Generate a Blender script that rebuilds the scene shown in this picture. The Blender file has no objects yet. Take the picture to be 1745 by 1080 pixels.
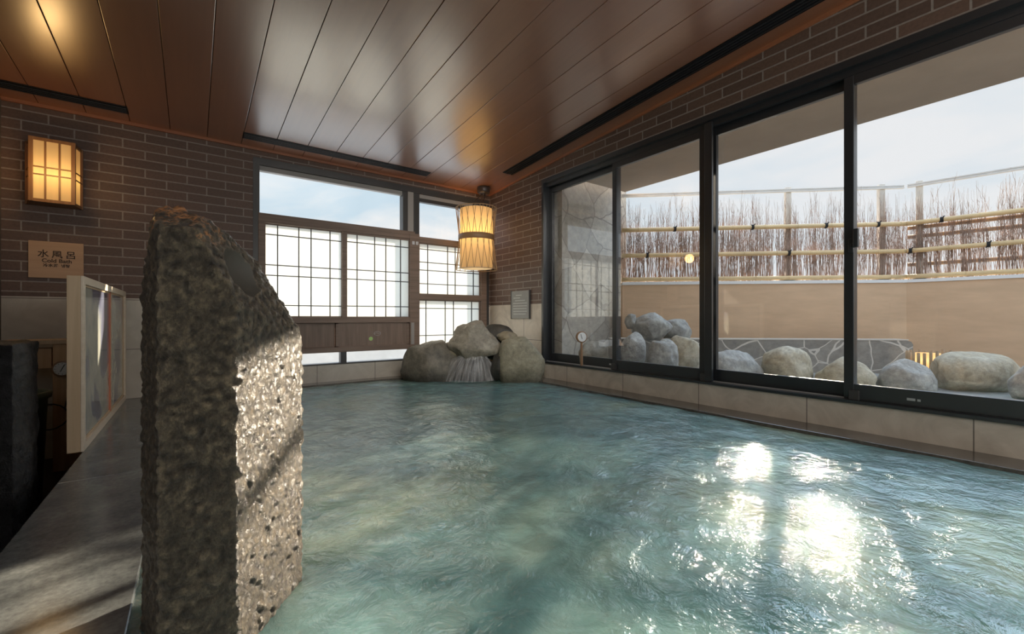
import bpy, bmesh, math, random
from math import pi, sin, cos, radians, sqrt, atan2
from mathutils import Vector, Matrix, noise
random.seed(7)
C = bpy.context.scene.collection
# ---------------------------------------------------------------- camera geometry (photo taken as 1745 x 1080, focal 738 px, eye 0.69 m above the water)
EYE = 0.69; SF, CF = 0.5934, 0.8049
def ray(u):
    a = (u - 872.5) / 738.0
    return SF + CF * a, CF - SF * a
def P(u, v, w):                       # point w metres in front of the lens
    x, y = ray(u); return Vector((x * w, y * w, EYE + (540 - v) / 738.0 * w))
def onY(u, v, Y):
    x, y = ray(u); return P(u, v, Y / y)
def onX(u, v, X):
    x, y = ray(u); return P(u, v, X / x)
def onZ(u, v, z=0.0):
    return P(u, v, (EYE - z) / ((v - 540) / 738.0))
CAMR = Vector((CF, -SF, 0)); CAMF = Vector((SF, CF, 0))
XR = 3.159; YB = 4.775; XL = -1.13; YF = -1.8
SLOPE = 0.0693
def ceil_z(y): return 2.30 + SLOPE * (YB - y)

# ---------------------------------------------------------------- object helpers
def mesh_obj(name, bm, mat, parent=None, smooth=False):
    """bm holds world coordinates; a child is stored relative to its parent's place."""
    uvl = bm.loops.layers.uv.verify()
    bm.normal_update()
    for f in bm.faces:
        n = f.normal
        ax, ay, az = abs(n.x), abs(n.y), abs(n.z)
        for l in f.loops:
            c = l.vert.co
            if az >= ax and az >= ay: l[uvl].uv = (c.x, c.y)
            elif ax >= ay: l[uvl].uv = (c.y, c.z)
            else: l[uvl].uv = (c.x, c.z)
        f.smooth = smooth
    if parent is not None:
        org = Vector((0, 0, 0)); p = parent
        while p is not None: org += p.location; p = p.parent
    elif len(bm.verts):
        xs = [v.co for v in bm.verts]
        org = Vector(((min(c.x for c in xs) + max(c.x for c in xs)) / 2, (min(c.y for c in xs) + max(c.y for c in xs)) / 2, min(c.z for c in xs)))
    else: org = Vector((0, 0, 0))
    for v in bm.verts: v.co -= org
    me = bpy.data.meshes.new(name); bm.to_mesh(me); bm.free()
    if mat is not None: me.materials.append(mat)
    o = bpy.data.objects.new(name, me); C.objects.link(o)
    if parent is not None: o.parent = parent
    else: o.location = org
    return o
def thing(name, label, cat, loc, group=None):
    o = bpy.data.objects.new(name, None); C.objects.link(o); o.location = loc
    o.empty_display_size = 0.05
    o['label'] = label; o['category'] = cat
    if group: o['group'] = group
    return o
def tag(o, label, cat, group=None, kind=None):
    o['label'] = label; o['category'] = cat
    if group: o['group'] = group
    if kind: o['kind'] = kind
    return o
def struct(o, label=None, cat=None):
    o['kind'] = 'structure'
    if label: o['label'] = label
    if cat: o['category'] = cat
    return o
def B(): return bmesh.new()
def box(bm, x0, x1, y0, y1, z0, z1, bev=0.0):
    r = bmesh.ops.create_cube(bm, size=1.0)
    vs = r['verts']
    for v in vs:
        v.co = Vector(((x0 + x1) / 2 + v.co.x * (x1 - x0), (y0 + y1) / 2 + v.co.y * (y1 - y0), (z0 + z1) / 2 + v.co.z * (z1 - z0)))
    if bev > 0:
        es = list({e for v in vs for e in v.link_edges})
        bmesh.ops.bevel(bm, geom=es, offset=bev, segments=2, affect='EDGES', profile=0.6)
    return bm
def obox(bm, o, ax, ay, az, bev=0.0):
    """box from corner o along three edge vectors"""
    r = bmesh.ops.create_cube(bm, size=1.0)
    vs = r['verts']
    for v in vs: v.co = o + ax * (v.co.x + .5) + ay * (v.co.y + .5) + az * (v.co.z + .5)
    fs = list({f for v in vs for f in v.link_faces})
    if ax.cross(ay).dot(az) < 0: bmesh.ops.reverse_faces(bm, faces=fs)
    if bev > 0:
        es = list({e for v in vs for e in v.link_edges})
        bmesh.ops.bevel(bm, geom=es, offset=bev, segments=2, affect='EDGES', profile=0.6)
    return bm
def tube(bm, pts, r, n=8, r2=None, cap=True):
    pts = [Vector(p) for p in pts]; rings = []
    for i, p in enumerate(pts):
        t = (pts[min(i + 1, len(pts) - 1)] - pts[max(i - 1, 0)]).normalized()
        a = t.orthogonal().normalized() if i == 0 else (prev - t * prev.dot(t)).normalized()
        prev = a; b = t.cross(a)
        f = i / max(1, len(pts) - 1)
        rr = r if r2 is None else r + (r2 - r) * f
        rings.append([bm.verts.new(p + (a * cos(2 * pi * k / n) + b * sin(2 * pi * k / n)) * rr) for k in range(n)])
    for q in range(len(rings) - 1):
        for k in range(n):
            bm.faces.new((rings[q][k], rings[q][(k + 1) % n], rings[q + 1][(k + 1) % n], rings[q + 1][k]))
    if cap:
        bm.faces.new(rings[0][::-1]); bm.faces.new(rings[-1])
    return bm
def lathe(bm, prof, c, n=32, axis=Vector((0, 0, 1)), cap=True):
    axis = Vector(axis).normalized(); a = axis.orthogonal().normalized(); b = axis.cross(a); rings = []
    for r, h in prof:
        rings.append([bm.verts.new(Vector(c) + axis * h + (a * cos(2 * pi * k / n) + b * sin(2 * pi * k / n)) * r) for k in range(n)])
    for q in range(len(rings) - 1):
        for k in range(n):
            bm.faces.new((rings[q][k], rings[q][(k + 1) % n], rings[q + 1][(k + 1) % n], rings[q + 1][k]))
    if cap: bm.faces.new(rings[0][::-1]); bm.faces.new(rings[-1])
    return bm
def poly_prism(bm, pts, d):
    """extrude a polygon of world points by vector d"""
    a = [bm.verts.new(Vector(p)) for p in pts]; b = [bm.verts.new(Vector(p) + d) for p in pts]
    n = len(pts)
    bm.faces.new(a[::-1]); bm.faces.new(b)
    for k in range(n): bm.faces.new((a[k], a[(k + 1) % n], b[(k + 1) % n], b[k]))
    bmesh.ops.recalc_face_normals(bm, faces=bm.faces[:])
    return bm
def clone_into(src, parent):
    c = src.copy(); C.objects.link(c); c.parent = parent; return c

# ---------------------------------------------------------------- materials
def mat(name):
    m = bpy.data.materials.new(name); m.use_nodes = True
    nt = m.node_tree; nt.nodes.clear()
    out = nt.nodes.new('ShaderNodeOutputMaterial'); return m, nt, out
def N(nt, t, **kw):
    n = nt.nodes.new(t)
    for k, v in kw.items():
        if k in n.inputs: n.inputs[k].default_value = v
        else: setattr(n, k, v)
    return n
def L(nt, a, ao, b, bi): nt.links.new(a.outputs[ao], b.inputs[bi])
def ramp(nt, stops, interp='LINEAR'):
    r = nt.nodes.new('ShaderNodeValToRGB'); cr = r.color_ramp; cr.interpolation = interp
    while len(cr.elements) < len(stops): cr.elements.new(0.5)
    for e, (p, c) in zip(cr.elements, stops):
        e.position = p; e.color = (c[0], c[1], c[2], 1)
    return r
def coords(nt, kind='Object', scale=(1, 1, 1), rot=(0, 0, 0), loc=(0, 0, 0)):
    tc = nt.nodes.new('ShaderNodeTexCoord'); mp = nt.nodes.new('ShaderNodeMapping')
    mp.inputs['Scale'].default_value = scale; mp.inputs['Rotation'].default_value = rot; mp.inputs['Location'].default_value = loc
    L(nt, tc, kind, mp, 'Vector'); return mp
def pbr(nt, out, **kw):
    p = nt.nodes.new('ShaderNodeBsdfPrincipled')
    for k, v in kw.items(): p.inputs[k.replace('_', ' ')].default_value = v
    L(nt, p, 'BSDF', out, 'Surface'); return p
def c4(c): return (c[0], c[1], c[2], 1)
def plain(name, col, rough=0.5, metal=0.0, spec=0.5, var=0.0, vscale=8, bump=0.0, bscale=60, kind='Object', stretch=(1, 1, 1)):
    m, nt, out = mat(name); p = pbr(nt, out, Roughness=rough, Metallic=metal)
    p.inputs['Specular IOR Level'].default_value = spec
    p.inputs['Base Color'].default_value = c4(col)
    mp = coords(nt, kind, stretch)
    if var > 0:
        n = N(nt, 'ShaderNodeTexNoise', Scale=vscale, Detail=6.0, Roughness=0.6); L(nt, mp, 'Vector', n, 'Vector')
        r = ramp(nt, [(0.3, [x * (1 - var) for x in col]), (0.7, [min(1, x * (1 + var)) for x in col])]); L(nt, n, 'Fac', r, 'Fac'); L(nt, r, 'Color', p, 'Base Color')
    if bump > 0:
        n2 = N(nt, 'ShaderNodeTexNoise', Scale=bscale, Detail=8.0, Roughness=0.65); L(nt, mp, 'Vector', n2, 'Vector')
        b = N(nt, 'ShaderNodeBump', Strength=bump, Distance=0.01); L(nt, n2, 'Fac', b, 'Height'); L(nt, b, 'Normal', p, 'Normal')
    return m
def emit_mix(name, col, strength, trans_col=(0.9, 0.85, 0.75), fac=0.5):
    m, nt, out = mat(name)
    e = N(nt, 'ShaderNodeEmission', Strength=strength); e.inputs['Color'].default_value = c4(col)
    t = nt.nodes.new('ShaderNodeBsdfTranslucent'); t.inputs['Color'].default_value = c4(trans_col)
    d = nt.nodes.new('ShaderNodeBsdfDiffuse'); d.inputs['Color'].default_value = c4(trans_col)
    mx = N(nt, 'ShaderNodeMixShader', Fac=fac); L(nt, t, 0, mx, 1); L(nt, d, 0, mx, 2)
    ad = nt.nodes.new('ShaderNodeAddShader'); L(nt, mx, 0, ad, 0); L(nt, e, 0, ad, 1); L(nt, ad, 0, out, 'Surface'); return m
def wood(name, c1, c2, rough=0.5, axis='x', scale=1.0, coat=0.0, spec=0.5, kind='UV'):
    m, nt, out = mat(name); p = pbr(nt, out, Roughness=rough); p.inputs['Specular IOR Level'].default_value = spec
    if coat: p.inputs['Coat Weight'].default_value = coat; p.inputs['Coat Roughness'].default_value = 0.27; p.inputs['Coat IOR'].default_value = 2.5; p.inputs['IOR'].default_value = 1.7
    st = {'x': (1.2, 26, 26), 'y': (26, 1.2, 26), 'z': (26, 26, 1.2)}[axis]
    mp = coords(nt, kind, tuple(s * scale for s in st))
    n = N(nt, 'ShaderNodeTexNoise', Scale=1.6, Detail=6.0, Roughness=0.6, Distortion=0.6); L(nt, mp, 'Vector', n, 'Vector')
    r = ramp(nt, [(0.3, c1), (0.72, c2)]); L(nt, n, 'Fac', r, 'Fac'); L(nt, r, 'Color', p, 'Base Color')
    b = N(nt, 'ShaderNodeBump', Strength=0.08, Distance=0.004); L(nt, n, 'Fac', b, 'Height'); L(nt, b, 'Normal', p, 'Normal')
    return m
def brick_mat():
    m, nt, out = mat('brown_brick_tile'); p = pbr(nt, out, Roughness=0.5)
    mp = coords(nt, 'UV', (1, 1, 1), loc=(0.04, 0.02, 0))
    br = nt.nodes.new('ShaderNodeTexBrick'); br.offset = 0.5; br.squash = 1.0
    for k, v in (('Scale', 1.0), ('Mortar Size', 0.0055), ('Mortar Smooth', 0.15), ('Bias', -0.1), ('Brick Width', 0.283), ('Row Height', 0.0752)): br.inputs[k].default_value = v
    br.inputs['Color1'].default_value = (0.14, 0.083, 0.06, 1); br.inputs['Color2'].default_value = (0.105, 0.064, 0.048, 1); br.inputs['Mortar'].default_value = (0.27, 0.225, 0.195, 1)
    L(nt, mp, 'Vector', br, 'Vector')
    n = N(nt, 'ShaderNodeTexNoise', Scale=55.0, Detail=5.0); L(nt, mp, 'Vector', n, 'Vector')
    mx = N(nt, 'ShaderNodeMixRGB', blend_type='MULTIPLY', Fac=0.35); L(nt, br, 'Color', mx, 1)
    r = ramp(nt, [(0.3, (0.5, 0.5, 0.5)), (0.7, (1.25, 1.2, 1.2))]); L(nt, n, 'Fac', r, 'Fac'); L(nt, r, 'Color', mx, 2); L(nt, mx, 'Color', p, 'Base Color')
    inv = N(nt, 'ShaderNodeMath', operation='SUBTRACT'); inv.inputs[0].default_value = 1; L(nt, br, 'Fac', inv, 1)
    b = N(nt, 'ShaderNodeBump', Strength=0.6, Distance=0.004); L(nt, inv, 'Value', b, 'Height'); L(nt, b, 'Normal', p, 'Normal')
    return m
def tile_mat(name, c1, c2, mortar, w, h, off=(0, 0, 0), rough=0.3, msize=0.003):
    m, nt, out = mat(name); p = pbr(nt, out, Roughness=rough)
    mp = coords(nt, 'UV', (1, 1, 1), loc=off)
    br = nt.nodes.new('ShaderNodeTexBrick'); br.offset = 0.0
    for k, v in (('Scale', 1.0), ('Mortar Size', msize), ('Mortar Smooth', 0.1), ('Bias', 0.0), ('Brick Width', w), ('Row Height', h)): br.inputs[k].default_value = v
    br.inputs['Color1'].default_value = c4(c1); br.inputs['Color2'].default_value = c4([x * 0.93 for x in c1]); br.inputs['Mortar'].default_value = c4(mortar); L(nt, mp, 'Vector', br, 'Vector')
    n = N(nt, 'ShaderNodeTexNoise', Scale=4.0, Detail=7.0, Roughness=0.6, Distortion=1.5); L(nt, mp, 'Vector', n, 'Vector')
    r = ramp(nt, [(0.35, [a / b for a, b in zip(c2, c1)]), (0.65, (1, 1, 1))]); L(nt, n, 'Fac', r, 'Fac')
    mx = N(nt, 'ShaderNodeMixRGB', blend_type='MULTIPLY', Fac=1.0); L(nt, br, 'Color', mx, 1); L(nt, r, 'Color', mx, 2); L(nt, mx, 'Color', p, 'Base Color')
    return m
def glass_mat(name='clear_glass', tint=(1, 1, 1), ior=1.5, gain=2.0):
    m, nt, out = mat(name)
    t = nt.nodes.new('ShaderNodeBsdfTransparent'); t.inputs['Color'].default_value = c4(tint)
    g = N(nt, 'ShaderNodeBsdfGlossy', Roughness=0.0)
    f = N(nt, 'ShaderNodeLayerWeight', Blend=0.5); pw = N(nt, 'ShaderNodeMath', operation='POWER'); pw.inputs[1].default_value = 4.0; L(nt, f, 'Facing', pw, 0)
    mu = N(nt, 'ShaderNodeMath', operation='MULTIPLY_ADD'); mu.inputs[1].default_value = 0.75 * gain; mu.inputs[2].default_value = 0.035 * gain; mu.use_clamp = True
    L(nt, pw, 0, mu, 0)
    mx = nt.nodes.new('ShaderNodeMixShader'); L(nt, mu, 0, mx, 0); L(nt, t, 0, mx, 1); L(nt, g, 0, mx, 2); L(nt, mx, 0, out, 'Surface'); return m
def rock_mat(name, c1, c2, c3, rough=0.6, bump=0.5, scale=6.0, bs=26.0, wetz=None):
    m, nt, out = mat(name); p = pbr(nt, out, Roughness=rough)
    mp = coords(nt, 'Object', (1, 1, 1))
    n = N(nt, 'ShaderNodeTexNoise', Scale=scale, Detail=9.0, Roughness=0.65, Distortion=0.4); L(nt, mp, 'Vector', n, 'Vector')
    r = ramp(nt, [(0.3, c1), (0.52, c2), (0.74, c3)]); L(nt, n, 'Fac', r, 'Fac')
    n2 = N(nt, 'ShaderNodeTexNoise', Scale=bs, Detail=10.0, Roughness=0.7); L(nt, mp, 'Vector', n2, 'Vector')
    mx = N(nt, 'ShaderNodeMixRGB', blend_type='MULTIPLY', Fac=0.55); L(nt, r, 'Color', mx, 1)
    r2 = ramp(nt, [(0.32, (0.35, 0.35, 0.36)), (0.66, (1.2, 1.2, 1.15))]); L(nt, n2, 'Fac', r2, 'Fac'); L(nt, r2, 'Color', mx, 2)
    last = mx
    if wetz is not None:      # darker, glossier band where water laps it
        g = nt.nodes.new('ShaderNodeNewGeometry'); s = nt.nodes.new('ShaderNodeSeparateXYZ'); L(nt, g, 'Position', s, 'Vector')
        mr = N(nt, 'ShaderNodeMapRange'); mr.inputs['From Min'].default_value = wetz; mr.inputs['From Max'].default_value = wetz + 0.14; mr.inputs['To Min'].default_value = 0.38; mr.inputs['To Max'].default_value = 1.0; L(nt, s, 'Z', mr, 'Value')
        mm = N(nt, 'ShaderNodeMixRGB', blend_type='MULTIPLY', Fac=1.0); L(nt, mx, 'Color', mm, 1); L(nt, mr, 'Result', mm, 2); last = mm
    L(nt, last, 'Color', p, 'Base Color')
    b = N(nt, 'ShaderNodeBump', Strength=bump, Distance=0.02); L(nt, n2, 'Fac', b, 'Height'); L(nt, b, 'Normal', p, 'Normal')
    return m

M = {}
M['brick'] = brick_mat()
M['tile'] = tile_mat('beige_stone_tile', (0.66, 0.58, 0.48), (0.50, 0.43, 0.345), (0.2, 0.17, 0.14), 0.735, 0.415, off=(-0.375 + 0.0, -0.012, 0))
M['tile_back'] = tile_mat('grey_beige_stone_tile', (0.60, 0.55, 0.47), (0.50, 0.45, 0.38), (0.2, 0.17, 0.14), 0.6, 0.41, off=(0.17, -0.012, 0))
M['ceiling'] = wood('red_brown_ceiling_plank', (0.215, 0.072, 0.027), (0.26, 0.092, 0.036), rough=0.30, axis='y', scale=0.45, spec=0.9, kind='UV', coat=1.0)
M['ceiling_back'] = plain('dark_gap', (0.03, 0.015, 0.01), 0.8)
M['cornice'] = wood('cornice_wood', (0.26, 0.09, 0.04), (0.34, 0.13, 0.06), rough=0.4, axis='x')
M['vent'] = plain('black_vent_metal', (0.006, 0.006, 0.007), 0.45, spec=0.3)
M['vent_slat'] = plain('black_vent_slat', (0.018, 0.018, 0.02), 0.35)
M['black_metal'] = plain('black_aluminium', (0.020, 0.022, 0.025), 0.30, spec=0.9)
M['steel'] = plain('pale_metal', (0.55, 0.55, 0.56), 0.35, metal=0.6)
M['dark_frame'] = plain('dark_bronze_frame', (0.05, 0.047, 0.045), 0.35)
M['grey_frame'] = plain('grey_metal_strip', (0.34, 0.32, 0.30), 0.4)
M['wood_dark'] = wood('weathered_brown_wood', (0.17, 0.115, 0.085), (0.27, 0.19, 0.145), rough=0.5, axis='x')
M['wood_dark_v'] = wood('weathered_brown_wood_upright', (0.17, 0.115, 0.085), (0.27, 0.19, 0.145), rough=0.5, axis='z', kind='Object')
M['muntin'] = plain('dark_lattice_bar', (0.075, 0.07, 0.065), 0.5)
M['paper'] = emit_mix('frosted_white_panel', (0.93, 0.95, 0.93), 0.03, (0.86, 0.86, 0.82), 0.25)  # faint emission added, standing in for daylight coming through the panel
M['glass'] = glass_mat()
M['glass_thin'] = glass_mat('window_glass', ior=1.45, gain=0.8)
M['granite'] = rock_mat('polished_dark_granite', (0.09, 0.096, 0.099), (0.17, 0.178, 0.178), (0.28, 0.288, 0.275), rough=0.16, bump=0.03, scale=5, bs=70)
M['ledge'] = rock_mat('wet_brown_stone', (0.07, 0.058, 0.05), (0.12, 0.105, 0.09), (0.16, 0.14, 0.12), rough=0.12, bump=0.02, scale=5, bs=50)
M['basin'] = plain('pale_green_basin', (0.30, 0.42, 0.34), 0.6, var=0.25, vscale=2)
M['dark_floor'] = plain('dark_wet_floor', (0.012, 0.012, 0.012), 0.3)
M['wall_plain'] = plain('brown_grey_wall', (0.11, 0.09, 0.075), 0.6, var=0.1)
M['hinoki'] = wood('pale_cypress_wood', (0.50, 0.36, 0.22), (0.62, 0.46, 0.30), rough=0.5, axis='z', kind='Object', scale=0.8)
M['hinoki_light'] = wood('cream_cypress_wood', (0.66, 0.55, 0.42), (0.76, 0.66, 0.52), rough=0.45, axis='y', kind='Object', scale=0.8)
M['orange_wood'] = wood('orange_cedar_wood', (0.52, 0.31, 0.15), (0.66, 0.43, 0.23), rough=0.5, axis='z', kind='Object', scale=0.8)
M['lantern_wood'] = wood('lantern_wood', (0.16, 0.075, 0.03), (0.24, 0.12, 0.05), rough=0.45, axis='z', kind='Object')
M['sign'] = wood('tan_sign_board', (0.44, 0.27, 0.16), (0.52, 0.33, 0.20), rough=0.5, axis='x', kind='UV', scale=0.5)
M['ink'] = plain('dark_brown_ink', (0.03, 0.015, 0.008), 0.6)
M['notice'] = plain('grey_notice_face', (0.27, 0.27, 0.255), 0.35, var=0.08)
M['notice_line'] = plain('pale_notice_print', (0.55, 0.56, 0.54), 0.5)
M['plaster'] = plain('tan_plaster', (0.70, 0.475, 0.30), 0.85, var=0.08, vscale=3, bump=0.15, bscale=90, stretch=(1, 1, 4))
M['coping'] = plain('white_coping', (0.85, 0.83, 0.8), 0.6)
M['soffit'] = plain('grey_brown_soffit', (0.35, 0.27, 0.20), 0.8, var=0.08, vscale=2.5, bump=0.1)
M['terrace'] = plain('pale_terrace_stone', (0.33, 0.335, 0.33), 0.35, var=0.12, vscale=5)
M['bamboo'] = plain('dry_bamboo', (0.72, 0.52, 0.27), 0.4, var=0.15, vscale=4)
M['bamboo_old'] = plain('brown_bamboo', (0.40, 0.27, 0.15), 0.6, var=0.2, vscale=4)
M['post'] = plain('pale_weathered_post', (0.74, 0.67, 0.57), 0.6, var=0.08)
M['toprail'] = plain('pale_square_rail', (0.74, 0.70, 0.64), 0.5, var=0.06)
M['twig'] = plain('brown_brushwood', (0.36, 0.245, 0.185), 0.8, var=0.35, vscale=7)
M['tie'] = plain('black_hemp_rope', (0.015, 0.015, 0.015), 0.8)
M['wire'] = plain('dark_cable', (0.02, 0.018, 0.016), 0.6)
M['dial'] = plain('white_dial_face', (0.8, 0.8, 0.78), 0.4)
M['brass'] = plain('brown_dial_case', (0.30, 0.17, 0.09), 0.4)
M['green_plastic'] = plain('grey_green_plastic', (0.16, 0.2, 0.165), 0.35)
M['concrete'] = plain('pale_parapet', (0.62, 0.60, 0.57), 0.8, var=0.12, vscale=3)
M['green_sticker'] = plain('lime_sticker', (0.42, 0.66, 0.22), 0.5)
M['sticker_line'] = plain('pale_sticker_line', (0.5, 0.45, 0.44), 0.5)
M['ceramic_brown'] = plain('dark_brown_metal', (0.045, 0.03, 0.025), 0.35)
M['rock_a'] = rock_mat('grey_brown_boulder', (0.20, 0.175, 0.135), (0.34, 0.30, 0.235), (0.48, 0.42, 0.33), wetz=0.02, rough=0.5)
M['rock_b'] = rock_mat('olive_boulder', (0.20, 0.185, 0.125), (0.34, 0.31, 0.22), (0.45, 0.41, 0.31), wetz=0.02, rough=0.5)
M['rock_dark'] = rock_mat('dark_wet_rock', (0.03, 0.028, 0.024), (0.07, 0.065, 0.055), (0.14, 0.12, 0.095), wetz=0.0, rough=0.35)
M['rock_tan'] = rock_mat('tan_stone', (0.24, 0.20, 0.13), (0.36, 0.30, 0.2), (0.45, 0.38, 0.26), rough=0.6)
M['rock_grey'] = rock_mat('pale_grey_boulder', (0.25, 0.24, 0.22), (0.40, 0.385, 0.355), (0.56, 0.54, 0.49), rough=0.65, bump=0.6, scale=9)
M['rock_cream'] = rock_mat('cream_boulder', (0.36, 0.29, 0.19), (0.52, 0.45, 0.33), (0.64, 0.57, 0.45), rough=0.65, bump=0.5, scale=8)

def flag_mat(name, c1, c2, joint, scale, jw):
    m, nt, out = mat(name); p = pbr(nt, out, Roughness=0.55)
    mp = coords(nt, 'UV', (1, 1, 1))
    n0 = N(nt, 'ShaderNodeTexNoise', Scale=3.0, Detail=2.0); L(nt, mp, 'Vector', n0, 'Vector')
    mxv = N(nt, 'ShaderNodeMixRGB', blend_type='ADD', Fac=0.12); L(nt, mp, 'Vector', mxv, 1); L(nt, n0, 'Color', mxv, 2)
    v = N(nt, 'ShaderNodeTexVoronoi', feature='DISTANCE_TO_EDGE', Scale=scale); L(nt, mxv, 'Color', v, 'Vector')
    v2 = N(nt, 'ShaderNodeTexVoronoi', feature='F1', Scale=scale); L(nt, mxv, 'Color', v2, 'Vector')
    r0 = ramp(nt, [(0.0, c1), (1.0, c2)]); sp = nt.nodes.new('ShaderNodeSeparateColor'); L(nt, v2, 'Color', sp, 'Color'); L(nt, sp, 'Red', r0, 'Fac')
    n = N(nt, 'ShaderNodeTexNoise', Scale=14.0, Detail=8.0, Roughness=0.7); L(nt, mp, 'Vector', n, 'Vector')
    r2 = ramp(nt, [(0.3, (0.6, 0.6, 0.6)), (0.7, (1.15, 1.15, 1.1))]); L(nt, n, 'Fac', r2, 'Fac')
    mm = N(nt, 'ShaderNodeMixRGB', blend_type='MULTIPLY', Fac=0.8); L(nt, r0, 'Color', mm, 1); L(nt, r2, 'Color', mm, 2)
    rj = ramp(nt, [(0.0, (1, 1, 1)), (jw, (0, 0, 0))], 'CONSTANT'); L(nt, v, 'Distance', rj, 'Fac')
    mj = N(nt, 'ShaderNodeMixRGB', blend_type='MIX'); L(nt, rj, 'Color', mj, 'Fac'); L(nt, mm, 'Color', mj, 1); mj.inputs[2].default_value = c4(joint); L(nt, mj, 'Color', p, 'Base Color')
    b = N(nt, 'ShaderNodeBump', Strength=0.5, Distance=0.01); L(nt, n, 'Fac', b, 'Height'); L(nt, b, 'Normal', p, 'Normal')
    return m
M['flag'] = flag_mat('grey_flagstone_cladding', (0.27, 0.245, 0.215), (0.40, 0.365, 0.32), (0.66, 0.60, 0.52), 3.8, 0.015)
M['pillar_stone'] = flag_mat('brown_stone_cladding', (0.36, 0.32, 0.265), (0.52, 0.47, 0.40), (0.26, 0.23, 0.19), 2.6, 0.015)

def art_mat():
    m, nt, out = mat('marbled_art_glass'); p = pbr(nt, out, Roughness=0.12); p.inputs['Specular IOR Level'].default_value = 0.6
    mp = coords(nt, 'UV', (1, 1, 1))
    n = N(nt, 'ShaderNodeTexNoise', Scale=1.1, Detail=2.0, Distortion=1.2); L(nt, mp, 'Vector', n, 'Vector')
    r = ramp(nt, [(0.0, (0.50, 0.47, 0.38)), (0.40, (0.46, 0.45, 0.38)), (0.455, (0.10, 0.10, 0.15)), (0.49, (0.18, 0.20, 0.28)), (0.53, (0.46, 0.47, 0.40)), (0.72, (0.40, 0.43, 0.36)), (0.8, (0.42, 0.33, 0.36))]); L(nt, n, 'Fac', r, 'Fac')
    n2 = N(nt, 'ShaderNodeTexNoise', Scale=4.0, Detail=6.0, Distortion=2.0); L(nt, mp, 'Vector', n2, 'Vector')
    r2 = ramp(nt, [(0.35, (0.72, 0.70, 0.76)), (0.6, (1.05, 1.02, 0.98))]); L(nt, n2, 'Fac', r2, 'Fac')
    mm = N(nt, 'ShaderNodeMixRGB', blend_type='MULTIPLY', Fac=0.8); L(nt, r, 'Color', mm, 1); L(nt, r2, 'Color', mm, 2); L(nt, mm, 'Color', p, 'Base Color')
    return m
M['art'] = art_mat()
M['art_strip'] = plain('coral_strip', (0.62, 0.22, 0.13), 0.4)

def shade_mat(name, col_dim, col_hot, s_dim, s_hot, zc, half):
    """glowing paper, brightest at the height of the bulb behind it"""
    m, nt, out = mat(name)
    g = nt.nodes.new('ShaderNodeNewGeometry'); s = nt.nodes.new('ShaderNodeSeparateXYZ'); L(nt, g, 'Position', s, 'Vector')
    a = N(nt, 'ShaderNodeMath', operation='SUBTRACT'); L(nt, s, 'Z', a, 0); a.inputs[1].default_value = zc
    b = N(nt, 'ShaderNodeMath', operation='ABSOLUTE'); L(nt, a, 0, b, 0)
    mr = N(nt, 'ShaderNodeMapRange'); mr.inputs['From Min'].default_value = 0; mr.inputs['From Max'].default_value = half; mr.inputs['To Min'].default_value = 1; mr.inputs['To Max'].default_value = 0; L(nt, b, 0, mr, 'Value')
    pw = N(nt, 'ShaderNodeMath', operation='POWER'); L(nt, mr, 'Result', pw, 0); pw.inputs[1].default_value = 2.0
    mp = coords(nt, 'Object', (30, 30, 2)); n = N(nt, 'ShaderNodeTexNoise', Scale=1.5, Detail=4.0); L(nt, mp, 'Vector', n, 'Vector')
    rc = ramp(nt, [(0, col_dim), (1, col_hot)]); L(nt, pw, 0, rc, 'Fac')
    mr2 = N(nt, 'ShaderNodeMapRange'); mr2.inputs['To Min'].default_value = s_dim; mr2.inputs['To Max'].default_value = s_hot; L(nt, pw, 0, mr2, 'Value')
    mn = N(nt, 'ShaderNodeMapRange'); mn.inputs['To Min'].default_value = 0.8; mn.inputs['To Max'].default_value = 1.2; L(nt, n, 'Fac', mn, 'Value')
    mu = N(nt, 'ShaderNodeMath', operation='MULTIPLY'); L(nt, mr2, 'Result', mu, 0); L(nt, mn, 'Result', mu, 1)
    e = nt.nodes.new('ShaderNodeEmission'); L(nt, rc, 'Color', e, 'Color'); L(nt, mu, 0, e, 'Strength')
    d = nt.nodes.new('ShaderNodeBsdfDiffuse'); d.inputs['Color'].default_value = (0.55, 0.45, 0.3, 1)
    t = nt.nodes.new('ShaderNodeBsdfTranslucent'); t.inputs['Color'].default_value = (0.7, 0.5, 0.25, 1)
    mx = N(nt, 'ShaderNodeMixShader', Fac=0.4); L(nt, d, 0, mx, 1); L(nt, t, 0, mx, 2)
    ad = nt.nodes.new('ShaderNodeAddShader'); L(nt, mx, 0, ad, 0); L(nt, e, 0, ad, 1); L(nt, ad, 0, out, 'Surface'); return m
M['wall_shade'] = shade_mat('glowing_lantern_paper', (0.85, 0.40, 0.10), (1.0, 0.57, 0.13), 0.28, 0.95, 1.74, 0.24)
M['pend_shade'] = shade_mat('cream_lantern_paper', (0.80, 0.56, 0.26), (1.0, 0.60, 0.16), 0.16, 0.62, 1.72, 0.36)
M['garden_glow'] = shade_mat('garden_lantern_glow', (1.0, 0.5, 0.12), (1.0, 0.7, 0.3), 0.5, 1.2, 0.3, 0.2)

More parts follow.
